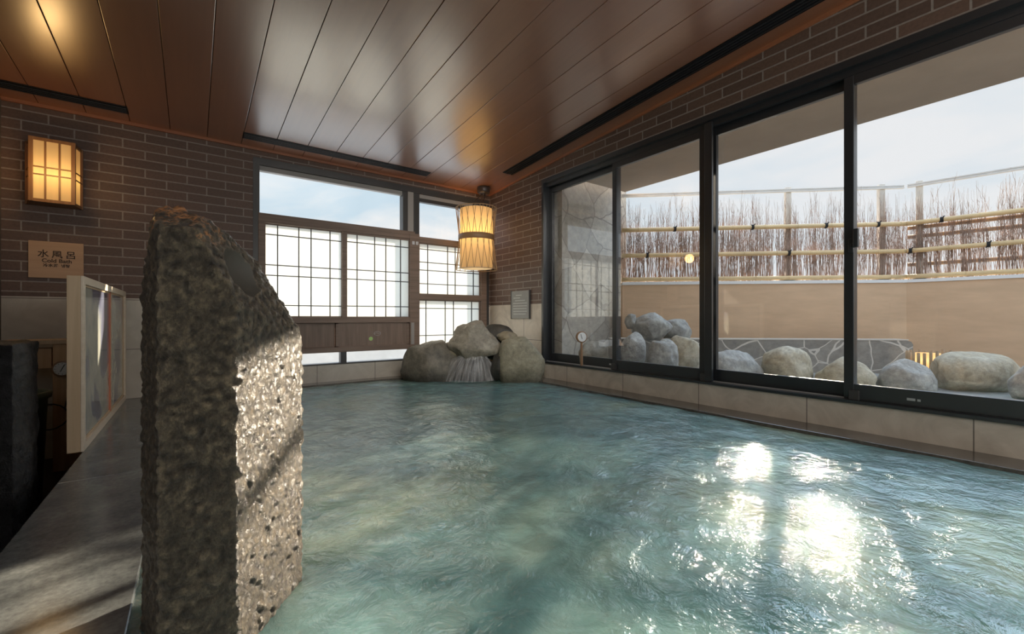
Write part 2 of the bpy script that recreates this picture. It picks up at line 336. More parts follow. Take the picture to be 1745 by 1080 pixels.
def stone_mat():
    m, nt, out = mat('rough_split_basalt'); p = pbr(nt, out, Roughness=0.34); p.inputs['Specular IOR Level'].default_value = 0.7; p.inputs['Coat Weight'].default_value = 0.9; p.inputs['Coat IOR'].default_value = 1.5; p.inputs['Coat Roughness'].default_value = 0.24
    mp = coords(nt, 'Object', (1, 1, 0.75))
    n = N(nt, 'ShaderNodeTexNoise', Scale=55.0, Detail=12.0, Roughness=0.7); L(nt, mp, 'Vector', n, 'Vector')
    big = N(nt, 'ShaderNodeTexNoise', Scale=4.0, Detail=4.0); L(nt, mp, 'Vector', big, 'Vector')
    r = ramp(nt, [(0.32, (0.018, 0.013, 0.009)), (0.5, (0.088, 0.069, 0.047)), (0.68, (0.235, 0.19, 0.13))]); L(nt, n, 'Fac', r, 'Fac')
    r2 = ramp(nt, [(0.35, (0.82, 0.79, 0.74)), (0.65, (1.08, 1.04, 1.0))]); L(nt, big, 'Fac', r2, 'Fac')
    mm = N(nt, 'ShaderNodeMixRGB', blend_type='MULTIPLY', Fac=1.0); L(nt, r, 'Color', mm, 1); L(nt, r2, 'Color', mm, 2)
    gp = nt.nodes.new('ShaderNodeNewGeometry'); rp = ramp(nt, [(0.44, (0.25, 0.24, 0.22)), (0.5, (0.95, 0.95, 0.95)), (0.56, (1.5, 1.5, 1.45))]); L(nt, gp, 'Pointiness', rp, 'Fac')  # cavity shade put into the colour: pits darker, ridges lighter
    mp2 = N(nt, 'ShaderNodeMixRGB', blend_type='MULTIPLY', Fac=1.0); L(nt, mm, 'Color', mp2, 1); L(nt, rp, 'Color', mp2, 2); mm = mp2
    # rust stain at the very tip
    g = nt.nodes.new('ShaderNodeNewGeometry'); s = nt.nodes.new('ShaderNodeSeparateXYZ'); L(nt, g, 'Position', s, 'Vector')
    mr = N(nt, 'ShaderNodeMapRange'); mr.inputs['From Min'].default_value = 1.07; mr.inputs['From Max'].default_value = 1.13; nz = N(nt, 'ShaderNodeMath', operation='MULTIPLY_ADD'); L(nt, n, 'Fac', nz, 0); nz.inputs[1].default_value = 0.40; L(nt, s, 'Z', nz, 2); L(nt, nz, 0, mr, 'Value')
    mx = N(nt, 'ShaderNodeMixRGB'); L(nt, mr, 'Result', mx, 'Fac'); L(nt, mm, 'Color', mx, 1)
    rr = ramp(nt, [(0.35, (0.12, 0.04, 0.015)), (0.6, (0.62, 0.26, 0.08))]); L(nt, n, 'Fac', rr, 'Fac'); L(nt, rr, 'Color', mx, 2)
    at = nt.nodes.new('ShaderNodeAttribute'); at.attribute_name = 'scar'
    ms = N(nt, 'ShaderNodeMixRGB'); L(nt, at, 'Fac', ms, 'Fac'); L(nt, mx, 'Color', ms, 1); ms.inputs[2].default_value = (0.05, 0.044, 0.034, 1); L(nt, ms, 'Color', p, 'Base Color')
    bs = N(nt, 'ShaderNodeMapRange'); bs.inputs['To Min'].default_value = 0.85; bs.inputs['To Max'].default_value = 0.08; L(nt, at, 'Fac', bs, 'Value')
    cw = N(nt, 'ShaderNodeMapRange'); cw.inputs['To Min'].default_value = 0.5; cw.inputs['To Max'].default_value = 0.0; L(nt, at, 'Fac', cw, 'Value'); L(nt, cw, 'Result', p, 'Coat Weight')
    rw = N(nt, 'ShaderNodeMapRange'); rw.inputs['To Min'].default_value = 0.34; rw.inputs['To Max'].default_value = 0.7; L(nt, at, 'Fac', rw, 'Value'); L(nt, rw, 'Result', p, 'Roughness')
    n2 = N(nt, 'ShaderNodeTexNoise', Scale=110.0, Detail=8.0, Roughness=0.7); L(nt, mp, 'Vector', n2, 'Vector')
    ad = N(nt, 'ShaderNodeMath', operation='ADD'); L(nt, n, 'Fac', ad, 0); L(nt, n2, 'Fac', ad, 1)
    b = N(nt, 'ShaderNodeBump', Strength=0.9, Distance=0.010); L(nt, bs, 'Result', b, 'Strength'); L(nt, ad, 0, b, 'Height'); L(nt, b, 'Normal', p, 'Normal'); L(nt, b, 'Normal', p, 'Coat Normal')
    return m
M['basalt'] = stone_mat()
M['black_stone'] = rock_mat('black_rough_stone', (0.006, 0.006, 0.007), (0.018, 0.018, 0.02), (0.045, 0.045, 0.05), rough=0.35, bump=0.9, scale=18, bs=45)

def water_mat():
    m, nt, out = mat('milky_teal_spring_water'); p = pbr(nt, out, Roughness=0.045, IOR=1.62, Alpha=0.95)
    p.inputs['Subsurface Weight'].default_value = 1.0; p.inputs['Subsurface Radius'].default_value = (0.6, 1.0, 1.0); p.inputs['Subsurface Scale'].default_value = 0.30; p.subsurface_method = 'RANDOM_WALK' if False else 'BURLEY'
    mp = coords(nt, 'Object', (1, 1, 1))
    n = N(nt, 'ShaderNodeTexNoise', Scale=0.9, Detail=3.0, Distortion=0.6); L(nt, mp, 'Vector', n, 'Vector')
    r = ramp(nt, [(0.3, (0.13, 0.25, 0.265)), (0.5, (0.18, 0.305, 0.29)), (0.68, (0.29, 0.375, 0.27))]); L(nt, n, 'Fac', r, 'Fac')
    nc = N(nt, 'ShaderNodeTexNoise', Scale=5.0, Detail=5.0, Distortion=1.4, Roughness=0.6); L(nt, mp, 'Vector', nc, 'Vector')
    rc = ramp(nt, [(0.42, (0.8, 0.8, 0.8)), (0.72, (1.5, 1.5, 1.5))]); L(nt, nc, 'Fac', rc, 'Fac')
    mm = N(nt, 'ShaderNodeMixRGB', blend_type='MULTIPLY', Fac=0.7); L(nt, r, 'Color', mm, 1); L(nt, rc, 'Color', mm, 2); L(nt, mm, 'Color', p, 'Base Color')
    n2 = N(nt, 'ShaderNodeTexNoise', Scale=11.0, Detail=5.0, Roughness=0.62, Distortion=0.6); L(nt, mp, 'Vector', n2, 'Vector')
    n3 = N(nt, 'ShaderNodeTexNoise', Scale=30.0, Detail=2.0); L(nt, mp, 'Vector', n3, 'Vector')
    ml = N(nt, 'ShaderNodeMath', operation='MULTIPLY_ADD'); L(nt, n3, 'Fac', ml, 0); ml.inputs[1].default_value = 0.30; L(nt, n2, 'Fac', ml, 2)
    b = N(nt, 'ShaderNodeBump', Strength=0.36, Distance=0.04); L(nt, ml, 0, b, 'Height'); L(nt, b, 'Normal', p, 'Normal')
    return m
M['water'] = water_mat()
def spill_mat():
    m, nt, out = mat('falling_water')
    mp = coords(nt, 'UV', (1, 1, 1))
    n = N(nt, 'ShaderNodeTexNoise', Scale=5.0, Detail=3.0); mp.inputs['Scale'].default_value = (2.6, 0.25, 1); L(nt, mp, 'Vector', n, 'Vector')
    r = ramp(nt, [(0.34, (0.05, 0.05, 0.05)), (0.70, (0.42, 0.42, 0.42))]); L(nt, n, 'Fac', r, 'Fac')
    t = nt.nodes.new('ShaderNodeBsdfTransparent'); p = N(nt, 'ShaderNodeBsdfPrincipled', Roughness=0.25); p.inputs['Base Color'].default_value = (0.9, 0.88, 0.87, 1)
    mx = nt.nodes.new('ShaderNodeMixShader'); L(nt, r, 'Color', mx, 0); L(nt, t, 0, mx, 1); L(nt, p, 0, mx, 2); L(nt, mx, 0, out, 'Surface'); return m
M['spill'] = spill_mat()

# ---------------------------------------------------------------- room shell
DADO = 0.845; TB = 0.025
# back wall: opening x 0.461..3.141, z 0.203..2.215
wx0, wx1, wz0, wz1 = 0.461, 3.141, 0.190, 2.216
bm = B()
box(bm, XL - .15, wx0, YB, YB + .15, DADO, 2.42); box(bm, wx0, wx1, YB, YB + .15, wz1, 2.42); box(bm, wx1, XR + .15, YB, YB + .15, DADO, 2.42)
wb = struct(mesh_obj('wall_back', bm, M['brick']), 'dark brown brick wall around the far window', 'wall')
bm = B(); box(bm, XL - .15, wx0, YB, YB + .15, -0.7, DADO); box(bm, wx0, wx1, YB, YB + .15, -0.7, wz0); box(bm, wx1, XR + .15, YB, YB + .15, -0.7, DADO)
mesh_obj('tile_dado', bm, M['tile_back'], wb)
# right wall: opening y -0.98..3.718, z 0.1775..2.2275
oy0, oy1, oz0, oz1 = -0.98, 3.718, 0.1775, 2.2275
bm = B()
box(bm, XR, XR + .15, oy1, YB, DADO, 2.42); box(bm, XR, XR + .15, oy0, oy1, oz1, 2.85); box(bm, XR, XR + .15, YF - .15, oy0, DADO, 2.95)
wr = struct(mesh_obj('wall_right', bm, M['brick']), 'brown brick wall above the sliding glass doors', 'wall')
bm = B(); box(bm, XR, XR + .15, oy1, YB, -0.7, DADO); box(bm, XR, XR + .15, oy0, oy1, -0.7, oz0); box(bm, XR, XR + .15, YF - .15, oy0, -0.7, DADO)
mesh_obj('tile_dado', bm, M['tile'], wr)
bm = B(); box(bm, XL - .15, XL, YF - .15, YB, -0.7, 2.95)
struct(mesh_obj('wall_left', bm, M['wall_plain']), 'plain grey brown side wall beside the cold bath', 'wall')
bm = B(); box(bm, XL, XR, YF - .15, YF, -0.7, 2.95)
struct(mesh_obj('wall_front', bm, M['wall_plain']), 'plain wall behind the camera', 'wall')
# sloping plank ceiling
bm = B(); x = 0.104 - 0.26 * 5
while x < XR + .15:
    a, b = max(x + .002, XL - .15), min(x + .258, XR + .15)
    if b > a:
        o = Vector((a, YF - .15, ceil_z(YF - .15))); e = Vector((a, YB + .1, ceil_z(YB + .1)))
        obox(bm, o, Vector((b - a, 0, 0)), e - o, Vector((0, 0, .02)), bev=0.0025)
    x += 0.26
ce = struct(mesh_obj('ceiling', bm, M['ceiling']), 'sloping ceiling of glossy red brown planks', 'ceiling')
bm = B(); o = Vector((XL - .15, YF - .15, ceil_z(YF - .15) + .012)); e = Vector((XL - .15, YB + .1, ceil_z(YB + .1) + .012))
obox(bm, o, Vector((XR - XL + .3, 0, 0)), e - o, Vector((0, 0, .05))); mesh_obj('ceiling_backing', bm, M['ceiling_back'], ce)
# cornice trims
bm = B(); box(bm, XL, XR, YB - .022, YB, 2.278, 2.31, .004)
struct(mesh_obj('trim_1', bm, M['cornice']), 'thin red brown cornice along the far wall', 'trim')
bm = B(); o = Vector((XR - .02, YF, ceil_z(YF) - .022)); e = Vector((XR - .02, YB, ceil_z(YB) - .022)); obox(bm, o, Vector((.02, 0, 0)), e - o, Vector((0, 0, .03)), .004)
struct(mesh_obj('trim_2', bm, M['cornice']), 'thin red brown cornice above the glass doors', 'trim')
# ceiling slot vents
def vent_x(x0, x1, y0, y1, label):
    t = thing('ceiling_vent', label, 'vent', ((x0 + x1) / 2, (y0 + y1) / 2, ceil_z((y0 + y1) / 2)), 'black linear ceiling vents')
    za, zb = ceil_z(y0), ceil_z(y1)
    bm = B(); obox(bm, Vector((x0, y0, za - .006)), Vector((x1 - x0, 0, 0)), Vector((0, y1 - y0, zb - za)), Vector((0, 0, .012)), .002); mesh_obj('vent_frame', bm, M['vent'], t)
    n = 4
    for k in range(n):
        yy = y0 + (y1 - y0) * (k + 1) / (n + 1)
        bm = B(); obox(bm, Vector((x0 + .01, yy - .005, ceil_z(yy) - .013)), Vector((x1 - x0 - .02, 0, 0)), Vector((0, .01, 0)), Vector((0, 0, .008)), .002); mesh_obj('vent_slat', bm, M['vent_slat'], t)
vent_x(0.36, 2.165, 4.475, 4.60, 'black slot vent in the ceiling in front of the far window')
vent_x(-1.10, -0.41, 4.475, 4.60, 'short black slot vent in the ceiling above the wall lantern')
t = thing('ceiling_vent', 'long black slot vent in the ceiling beside the sliding glass doors', 'vent', (2.93, 2.0, ceil_z(2.0)), 'black linear ceiling vents')
def along(bm, x0, x1, y0, y1, dz, h, bev=.002):
    o = Vector((x0, y0, ceil_z(y0) + dz)); e = Vector((x0, y1, ceil_z(y1) + dz)); obox(bm, o, Vector((x1 - x0, 0, 0)), e - o, Vector((0, 0, h)), bev)
bm = B(); along(bm, 2.86, 3.005, -1.2, 4.06, -.006, .012); mesh_obj('vent_frame', bm, M['vent'], t)
for k in range(4):
    xx = 2.86 + .145 * (k + 1) / 5
    bm = B(); along(bm, xx - .006, xx + .006, -1.19, 4.05, -.013, .008); mesh_obj('vent_slat', bm, M['vent_slat'], t)
# pool basin, ledges, deck
bm = B(); box(bm, XL, XR, YF, YB, -0.75, -0.62)
struct(mesh_obj('floor', bm, M['basin']), 'pale green floor under the pool water', 'floor')
bm = B(); box(bm, 2.93, XR, YF, YB, -0.62, 0.016, .004); box(bm, -0.11, 2.93, 4.60, YB, -0.62, 0.016, .004)
struct(mesh_obj('trim_3', bm, M['ledge']), 'wet brown stone ledge around the far and window sides of the pool', 'ledge')
bm = B()
for y0, y1 in ((YF, 0.55), (0.553, 2.517), (2.52, 4.2), (4.203, YB)): box(bm, -0.446, -0.115, y0, y1, -0.62, 0.012, .003)
struct(mesh_obj('floor_deck', bm, M['granite']), 'polished dark granite ledge between the pool and the cold bath', 'ledge')
bm = B(); box(bm, XL, -0.446, YF, YB, -0.62, -0.40)
struct(mesh_obj('floor_cold_bath', bm, M['dark_floor']), 'dark sunken floor of the cold bath', 'floor')

# water surface
bm = B()
nx, ny = 120, 230; gx0, gx1, gy0, gy1 = -0.115, 2.93, YF, 4.60
vs = []
for j in range(ny + 1):
    row = []
    for i in range(nx + 1):
        x = gx0 + (gx1 - gx0) * i / nx; y = gy0 + (gy1 - gy0) * j / ny
        d = sqrt((x - 2.35) ** 2 + (y - 4.15) ** 2)
        z = 0.010 * noise.noise(Vector((x * 3.2, y * 3.2, 0.3))) + 0.006 * noise.noise(Vector((x * 8, y * 8, 1.7))) + 0.004 * sin(d * 26) * math.exp(-d * 1.8)
        row.append(bm.verts.new((x, y, z)))
    vs.append(row)
for j in range(ny):
    for i in range(nx): bm.faces.new((vs[j][i], vs[j][i + 1], vs[j + 1][i + 1], vs[j + 1][i]))
tag(mesh_obj('pool_water', bm, M['water'], None, True), 'milky teal rippling hot spring water filling the pool', 'water', kind='stuff')

# ---------------------------------------------------------------- back window
YW = YB + 0.03
def bx(u): x, y = ray(u); return x / y * YB
win = bpy.data.objects.new('window_1', None); C.objects.link(win); win.location = (1.8, YW, wz0); struct(win, 'wide far window with clear panes above white lattice screens', 'window')
bm = B()
box(bm, wx0, 0.515, YB - .004, YB + .10, 0.205, 2.15); box(bm, wx1 - .045, wx1, YB - .004, YB + .10, 0.205, 2.15)
box(bm, wx0, wx1, YB - .004, YB + .10, 2.15, wz1); box(bm, wx0, wx1, YB - .004, YB + .10, wz0, 0.205)
box(bm, 1.955, 2.015, YB + .0, YB + .10, 1.66, 2.15, .003); box(bm, 2.085, 2.16, YB + .0, YB + .10, 1.60, 2.15, .003)
mesh_obj('frame', bm, M['dark_frame'], win)
bm = B(); box(bm, 0.515, wx1 - .045, YB + .02, YB + .08, 2.102, 2.15, .004); box(bm, 2.015, 2.085, YB - .002, YB + .06, 1.62, 2.16, .004)
mesh_obj('upper_rail', bm, M['grey_frame'], win)
bm = B(); box(bm, 2.085, 2.16, YB - .003, YB + .01, 2.07, 2.15, .003); box(bm, 2.16, 3.096, YB + .015, YB + .08, 2.06, 2.103, .003); mesh_obj('upper_sash', bm, M['dark_frame'], win)
bm = B(); box(bm, 0.515, 1.96, YB + .055, YB + .061, 1.66, 2.11); mesh_obj('glass_pane', bm, M['glass_thin'], win)
bm = B(); box(bm, 2.15, 3.1, YB + .055, YB + .061, 1.60, 2.08); mesh_obj('glass_pane', bm, M['glass_thin'], win)
bm = B()
box(bm, 0.505, 2.10, YB - .012, YB + .085, 1.600, 1.690, .004); box(bm, 0.505, 0.565, YB - .012, YB + .08, 0.205, 1.61, .004)       # head, left stile
box(bm, 2.035, 2.155, YB - .018, YB + .085, 0.205, 1.665, .004); box(bm, 2.155, 3.10, YB - .012, YB + .085, 1.570, 1.640, .004)
box(bm, 3.015, 3.10, YB - .012, YB + .085, 0.205, 1.58, .004); box(bm, 2.155, 3.02, YB - .014, YB + .085, 0.895, 0.965, .004)
box(bm, 0.565, 2.075, YB - .014, YB + .085, 0.628, 0.688, .004); box(bm, 0.565, 2.04, YB - .012, YB + .085, 0.318, 0.372, .004)
mesh_obj('wooden_frame', bm, M['wood_dark'], win)
bm = B(); box(bm, 1.265, 1.325, YB + .0, YB + .08, 0.20, 0.32, .003); mesh_obj('lower_mullion', bm, M['dark_frame'], win)
bm = B(); box(bm, 0.56, 2.04, YB + .05, YB + .056, 0.204, 0.32); mesh_obj('glass_pane', bm, M['glass_thin'], win)
bm = B(); box(bm, 2.047, 2.085, YB - .0225, YB - .0175, 0.372, 0.625, .001); mesh_obj('pale_strip', bm, M['grey_frame'], win)
bm = B()
for xx in (2.060, 2.105): box(bm, xx, xx + .03, YB - .028, YB - .016, 1.535, 1.575, .003)
mesh_obj('bracket', bm, M['steel'], win)

def sash(x0, x1, z0, z1, px0, px1, pz0, pz1, vxs, hzs, yoff, label):
    """lattice screen: frame outside, paper rectangle inside, thin bars in front"""
    t = thing('lattice_screen', label, 'shoji screen', ((x0 + x1) / 2, YB + yoff, z0), 'white lattice screens of the far window')
    y0, y1 = YB + yoff, YB + yoff + .028
    bm = B(); box(bm, x0, px0, y0, y1, z0, z1, .002); box(bm, px1, x1, y0, y1, z0, z1, .002); box(bm, px0, px1, y0, y1, z0, pz0, .002); box(bm, px0, px1, y0, y1, pz1, z1, .002)
    mesh_obj('sash_frame', bm, M['wood_dark'], t)
    bm = B(); box(bm, px0, px1, y0 + .014, y0 + .018, pz0, pz1); mesh_obj('paper_panel', bm, M['paper'], t)
    bm = B()
    for xx in vxs: box(bm, xx - .005, xx + .005, y0 + .004, y0 + .0135, pz0, pz1)
    for zz in hzs: box(bm, px0, px1, y0 + .003, y0 + .0135, zz - .005, zz + .005)
    mesh_obj('lattice', bm, M['muntin'], t); return t
sash(0.545, 1.333, 0.682, 1.61, 0.568, 1.279, 0.698, 1.592, (0.674, 0.865, 0.98, 1.165), (1.497, 1.20, 1.098, 0.805), .030, 'white lattice screen at the far window, beside the tall dark stone')
sash(1.279, 2.045, 0.682, 1.61, 1.331, 2.027, 0.694, 1.58, (1.437, 1.629, 1.756, 1.929), (1.498, 1.201, 1.098, 0.808), .001, 'white lattice screen above the wooden panel with the green sticker')
sash(2.15, 3.02, 0.962, 1.575, 2.168, 3.004, 0.97, 1.56, (2.275, 2.543, 2.65, 2.915), (1.500, 1.345, 1.250, 1.088), .012, 'white lattice screen behind the hanging lantern')
sash(2.15, 3.02, 0.21, 0.90, 2.156, 3.000, 0.24, 0.885, (2.252, 2.51, 2.625, 2.889), (0.794, 0.468), .012, 'white lattice screen low down behind the fountain rocks')
def board(x0, x1, y, label, stile=None):
    t = thing('hatch_screen', label, 'panel', ((x0 + x1) / 2, y, 0.372), 'dark wooden panels below the lattice screens')
    bm = B(); box(bm, x0, x1, y + .006, y + .02, 0.366, 0.632); mesh_obj('board', bm, M['wood_dark_v'], t)
    bm = B(); box(bm, x0, x0 + .03, y, y + .024, 0.366, 0.632, .002); box(bm, x1 - .03, x1, y, y + .024, 0.366, 0.632, .002); box(bm, x0, x1, y, y + .024, 0.366, 0.38, .002); box(bm, x0, x1, y, y + .024, 0.615, 0.632, .002)
    mesh_obj('panel_frame', bm, M['wood_dark'], t)
    return t
board(0.565, 1.235, YB + .035, 'plain dark wooden panel below the lattice screen, beside the tall stone')
wp = board(1.215, 2.035, YB + .005, 'dark wooden panel with a round green sticker, low in the far window')
# stickers
sx, sz = 1.66, 0.505
sp = onY(632, 577, YB + .01); 
bm = B(); lathe(bm, [(0.022, 0), (0.022, .0015)], (sp.x, YB + .0105, sp.z), 20, (0, -1, 0)); st = mesh_obj('sticker', bm, M['green_sticker'], None)
tag(st, 'round lime green sticker on the dark wooden panel', 'sticker')
bm = B(); sc = onY(643, 568, YB + .01)
ring = [Vector((sc.x + .038 * cos(a), YB + .0095, sc.z + .022 * sin(a))) for a in [2 * pi * k / 24 for k in range(25)]]; tube(bm, ring, .0022, 5, cap=False)
tube(bm, [(sc.x - .035, YB + .0095, sc.z - .004), (sc.x - .01, YB + .0095, sc.z + .006), (sc.x + .02, YB + .0095, sc.z - .002), (sc.x + .034, YB + .0095, sc.z + .003)], .002, 5)
tag(mesh_obj('oval_mark', bm, M['sticker_line']), 'faint pale oval mark above the green sticker on the wooden panel', 'sticker')

# ---------------------------------------------------------------- sliding doors
fr = bpy.data.objects.new('door_frame', None); C.objects.link(fr); fr.location = (XR + .07, 1.4, oz0); struct(fr, 'long black metal frame of the sliding glass doors', 'door frame')
bm = B()
box(bm, XR - .006, XR + .14, oy0, oy1, oz1 - .045, oz1); box(bm, XR - .012, XR + .14, oy0, oy1, oz0, oz0 + .018)
box(bm, XR - .006, XR + .14, oy1 - .03, oy1, oz0 + .018, oz1 - .045); box(bm, XR - .006, XR + .14, oy0, oy0 + .03, oz0 + .018, oz1 - .045)
box(bm, XR + .03, XR + .06, oy0 + .03, oy1 - .03, oz1 - .085, oz1 - .045)
mesh_obj('outer_frame', bm, M['black_metal'], fr)
bm = B(); box(bm, XR + .045, XR + .052, oy0, oy1, oz0 + .016, oz0 + .026); box(bm, XR + .095, XR + .102, oy0, oy1, oz0 + .016, oz0 + .026); mesh_obj('track', bm, M['steel'], fr)
GZ0, GZ1 = 0.288, 2.088
def slide(n, y0, y1, x, label, handle=None, tagy=None, st=.05):
    t = bpy.data.objects.new('door_%d' % n, None); C.objects.link(t); t.location = (x, (y0 + y1) / 2, oz0 + .02); struct(t, label, 'door')
    z0, z1 = oz0 + .02, oz1 - .05
    bm = B(); box(bm, x, x + .034, y0, y0 + st, z0, z1, .003); box(bm, x, x + .034, y1 - st, y1, z0, z1, .003); box(bm, x, x + .034, y0 + st, y1 - st, z0, GZ0, .003); box(bm, x, x + .034, y0 + st, y1 - st, GZ1, z1, .003)
    mesh_obj('sash_frame', bm, M['black_metal'], t)
    bm = B(); box(bm, x + .013, x + .021, y0 + st, y1 - st, GZ0 - .005, GZ1 + .005); mesh_obj('glass_pane', bm, M['glass'], t)
    if handle:
        bm = B(); box(bm, x - .014, x + .001, handle[0], handle[0] + .028, handle[1], handle[1] + .085, .004); box(bm, x - .035, x - .012, handle[0] - .028, handle[0] + .0, handle[1] + .03, handle[1] + .14, .005); box(bm, x - .026, x - .006, handle[0] - .02, handle[0] + .014, handle[1] + .03, handle[1] + .055, .003)
        mesh_obj('handle', bm, M['black_metal'], t)
    if tagy is not None:
        bm = B(); box(bm, x - .001, x + .002, tagy, tagy + .035, z0 + .03, z0 + .044); box(bm, x - .001, x + .002, tagy - .022, tagy - .008, z0 + .03, z0 + .042); mesh_obj('maker_plate', bm, M['steel'], t)
    return t
Xa, Xb = XR + .035, XR + .085
slide(1, 2.700, 3.690, Xb, 'glass door nearest the corner rocks with the terrace stone pillar behind', tagy=2.78)
slide(2, 1.810, 2.735, Xa, 'second glass door from the corner, grey boulders behind it')
slide(3, 0.880, 1.800, Xb, 'third glass door from the corner, in front of the low flagstone wall')
slide(4, -0.02, 0.925, Xa, 'glass door with the black latch, nearest the camera', handle=(0.872, 1.075), tagy=0.60)
slide(5, -0.95, 0.01, Xb, 'glass door past the edge of the view')
bm = B(); box(bm, XR + .01, XR + .033, 1.745, 1.805, oz0 + .02, oz1 - .05, .003); mesh_obj('mullion_post', bm, M['black_metal'], fr)
bm = B()
for yy in (2.70, 1.81, 0.865): box(bm, XR + .012, XR + .034, yy - .02, yy + .03, oz0 + .018, oz0 + .075, .003)
mesh_obj('roller_cover', bm, M['dark_frame'], fr)

# ---------------------------------------------------------------- tall standing stone
def finalize_rock(bm, voxel, amp, freq, dimples=(), seed=0.0, ridge=0.0):
    me = bpy.data.meshes.new('tmp'); bm.to_mesh(me); bm.free()
    o = bpy.data.objects.new('tmp', me); C.objects.link(o)
    md = o.modifiers.new('r', 'REMESH'); md.mode = 'VOXEL'; md.voxel_size = voxel
    sm = o.modifiers.new('s', 'SMOOTH'); sm.iterations = 2; sm.factor = 0.5
    dg = bpy.context.evaluated_depsgraph_get()
    me2 = bpy.data.meshes.new_from_object(o.evaluated_get(dg)); bpy.data.objects.remove(o)
    bm = bmesh.new(); bm.from_mesh(me2); bpy.data.meshes.remove(me2); bm.normal_update()
    offs = []
    for v in bm.verts:
        c = v.co; s = Vector((seed, seed * 1.7, seed * .3))
        d = 0.0; a = amp; f = freq
        for k in range(4):
            nn = noise.noise(c * f + s); d += a * (nn if k else (abs(nn) * 1.6 - .4)); a *= .52; f *= 2.1
        offs.append(v.normal * d)
    for v, d in zip(bm.verts, offs): v.co += d
    scar = bm.verts.layers.float.new('scar')
    for cc, rad in dimples:
        for v in bm.verts:
            q = v.co - cc
            if q.length < rad: v[scar] = min(1.0, (rad - q.length) / .003); v.co = cc + q.normalized() * rad
    return bm
plan = [(0.231, 1.238), (0.073, 1.033), (-0.053, 1.032), (-0.092, 1.275), (0.03, 1.42), (0.17, 1.37)]
bm = B(); poly_prism(bm, [(x, y, -0.62) for x, y in plan], Vector((0, 0, 1.75)))
def cut(p1, p2, p3, up):
    n = (p2 - p1).cross(p3 - p1).normalized()
    if n.dot(up) < 0: n = -n
    bmesh.ops.bisect_plane(bm, geom=bm.verts[:] + bm.edges[:] + bm.faces[:], plane_co=p1, plane_no=n, clear_outer=True)
    es = [e for e in bm.edges if e.is_boundary]
    bmesh.ops.holes_fill(bm, edges=es, sides=0)
A1 = P(404, 512, .875); A2 = P(517, 574, 1.134); A3 = P(334, 392, .832)
cut(A1, A2, A3, Vector((.79, -.5, .34)))
S1 = P(302, 351, 0.93); S2 = P(516, 573, 1.134)
SM = P(434, 442, 1.055)
cut(S1, SM, S1 + Vector((*ray(368), -0.10)), Vector((0, 0, 1)))
cut(SM, S2, SM + Vector((*ray(475), -0.10)), Vector((0, 0, 1)))
T1 = P(284, 386, .80); T2 = P(334, 390, .83); T3 = P(300, 352, .93)
cut(T1, T2, T3, Vector((0, 0, 1)))
H1 = P(264, 360, .90); H2 = P(302, 351, .93)
cut(H1, H2, H1 + Vector((*ray(283), -.10)), Vector((0, 0, 1)))
cut(P(263, 357, .92), P(243, 500, 1.0), P(243, 500, 1.3), Vector((-1, 0, 0.3)))
bmesh.ops.triangulate(bm, faces=bm.faces[:])
An = (A2 - A1).cross(A3 - A1).normalized()
if An.x < 0: An = -An
qd = P(413, 464, 1.0) - Vector((0, 0, EYE)); qn = Vector((0, 0, EYE)) + qd * ((A1 - Vector((0, 0, EYE))).dot(An) / qd.dot(An))
notch = qn + An * .052
bm = finalize_rock(bm, 0.0052, 0.0062, 42.0, [(notch, 0.078)], 3.1)
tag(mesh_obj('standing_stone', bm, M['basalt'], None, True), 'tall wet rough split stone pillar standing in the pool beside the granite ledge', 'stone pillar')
# black stone at the cold bath
bm = B(); bx0 = P(48, 600, 1.9)
poly_prism(bm, [(bx0.x - .40, bx0.y + .05, -.42), (bx0.x - .02, bx0.y - .12, -.42), (bx0.x + .0, bx0.y, -.42), (bx0.x - .02, bx0.y + .25, -.42), (bx0.x - .38, bx0.y + .30, -.42)], Vector((0, 0, 1.0)))
bmesh.ops.triangulate(bm, faces=bm.faces[:])
bm = finalize_rock(bm, 0.014, 0.010, 14.0, [], 8.2)
tag(mesh_obj('black_stone_block', bm, M['black_stone'], None, True), 'rough black stone block standing in the cold bath at the left edge', 'stone block')

# ---------------------------------------------------------------- divider screen, sign, lantern, cold bath fittings
t = thing('divider_screen', 'pale wood framed divider with marbled art glass on the granite ledge', 'screen', (-.47, 3.9, .012))
dx0, dx1, dy0, dy1, dz0, dz1 = -.503, -.441, 3.035, 4.75, .012, .897
for a in (dy0, dy1 - .05):
    bm = B(); box(bm, dx0, dx1 - .012, a, a + .05, dz0, dz1, .002); mesh_obj('post', bm, M['hinoki'], t)
for a in (dz0, dz1 - .05):
    bm = B(); box(bm, dx0, dx1 - .012, dy0 + .05, dy1 - .05, a, a + .05, .002); mesh_obj('rail', bm, M['hinoki'], t)
bm = B(); x0, x1 = dx1 - .012, dx1
box(bm, x0, x1, dy0, dy0 + .045, dz0, dz1, .002); box(bm, x0, x1, dy1 - .04, dy1, dz0, dz1, .002); box(bm, x0, x1, dy0 + .045, dy1 - .04, dz0, dz0 + .04, .002); box(bm, x0, x1, dy0 + .045, dy1 - .04, dz1 - .04, dz1, .002)
mesh_obj('face_frame', bm, M['hinoki_light'], t)
ys = 3.98
for a, b in ((dy0 + .045, ys), (ys + .05, dy1 - .04)):
    bm = B(); box(bm, dx0 + .02, dx1 - .016, a, b, dz0 + .04, dz1 - .04); mesh_obj('art_glass', bm, M['art'], t)
bm = B(); box(bm, dx0 + .02, dx1 - .008, ys, ys + .02, dz0 + .04, dz1 - .04); mesh_obj('coral_strip', bm, M['art_strip'], t)
bm = B(); box(bm, dx0 + .02, dx1 - .008, ys + .02, ys + .05, dz0 + .04, dz1 - .04); mesh_obj('centre_bar', bm, M['hinoki'], t)

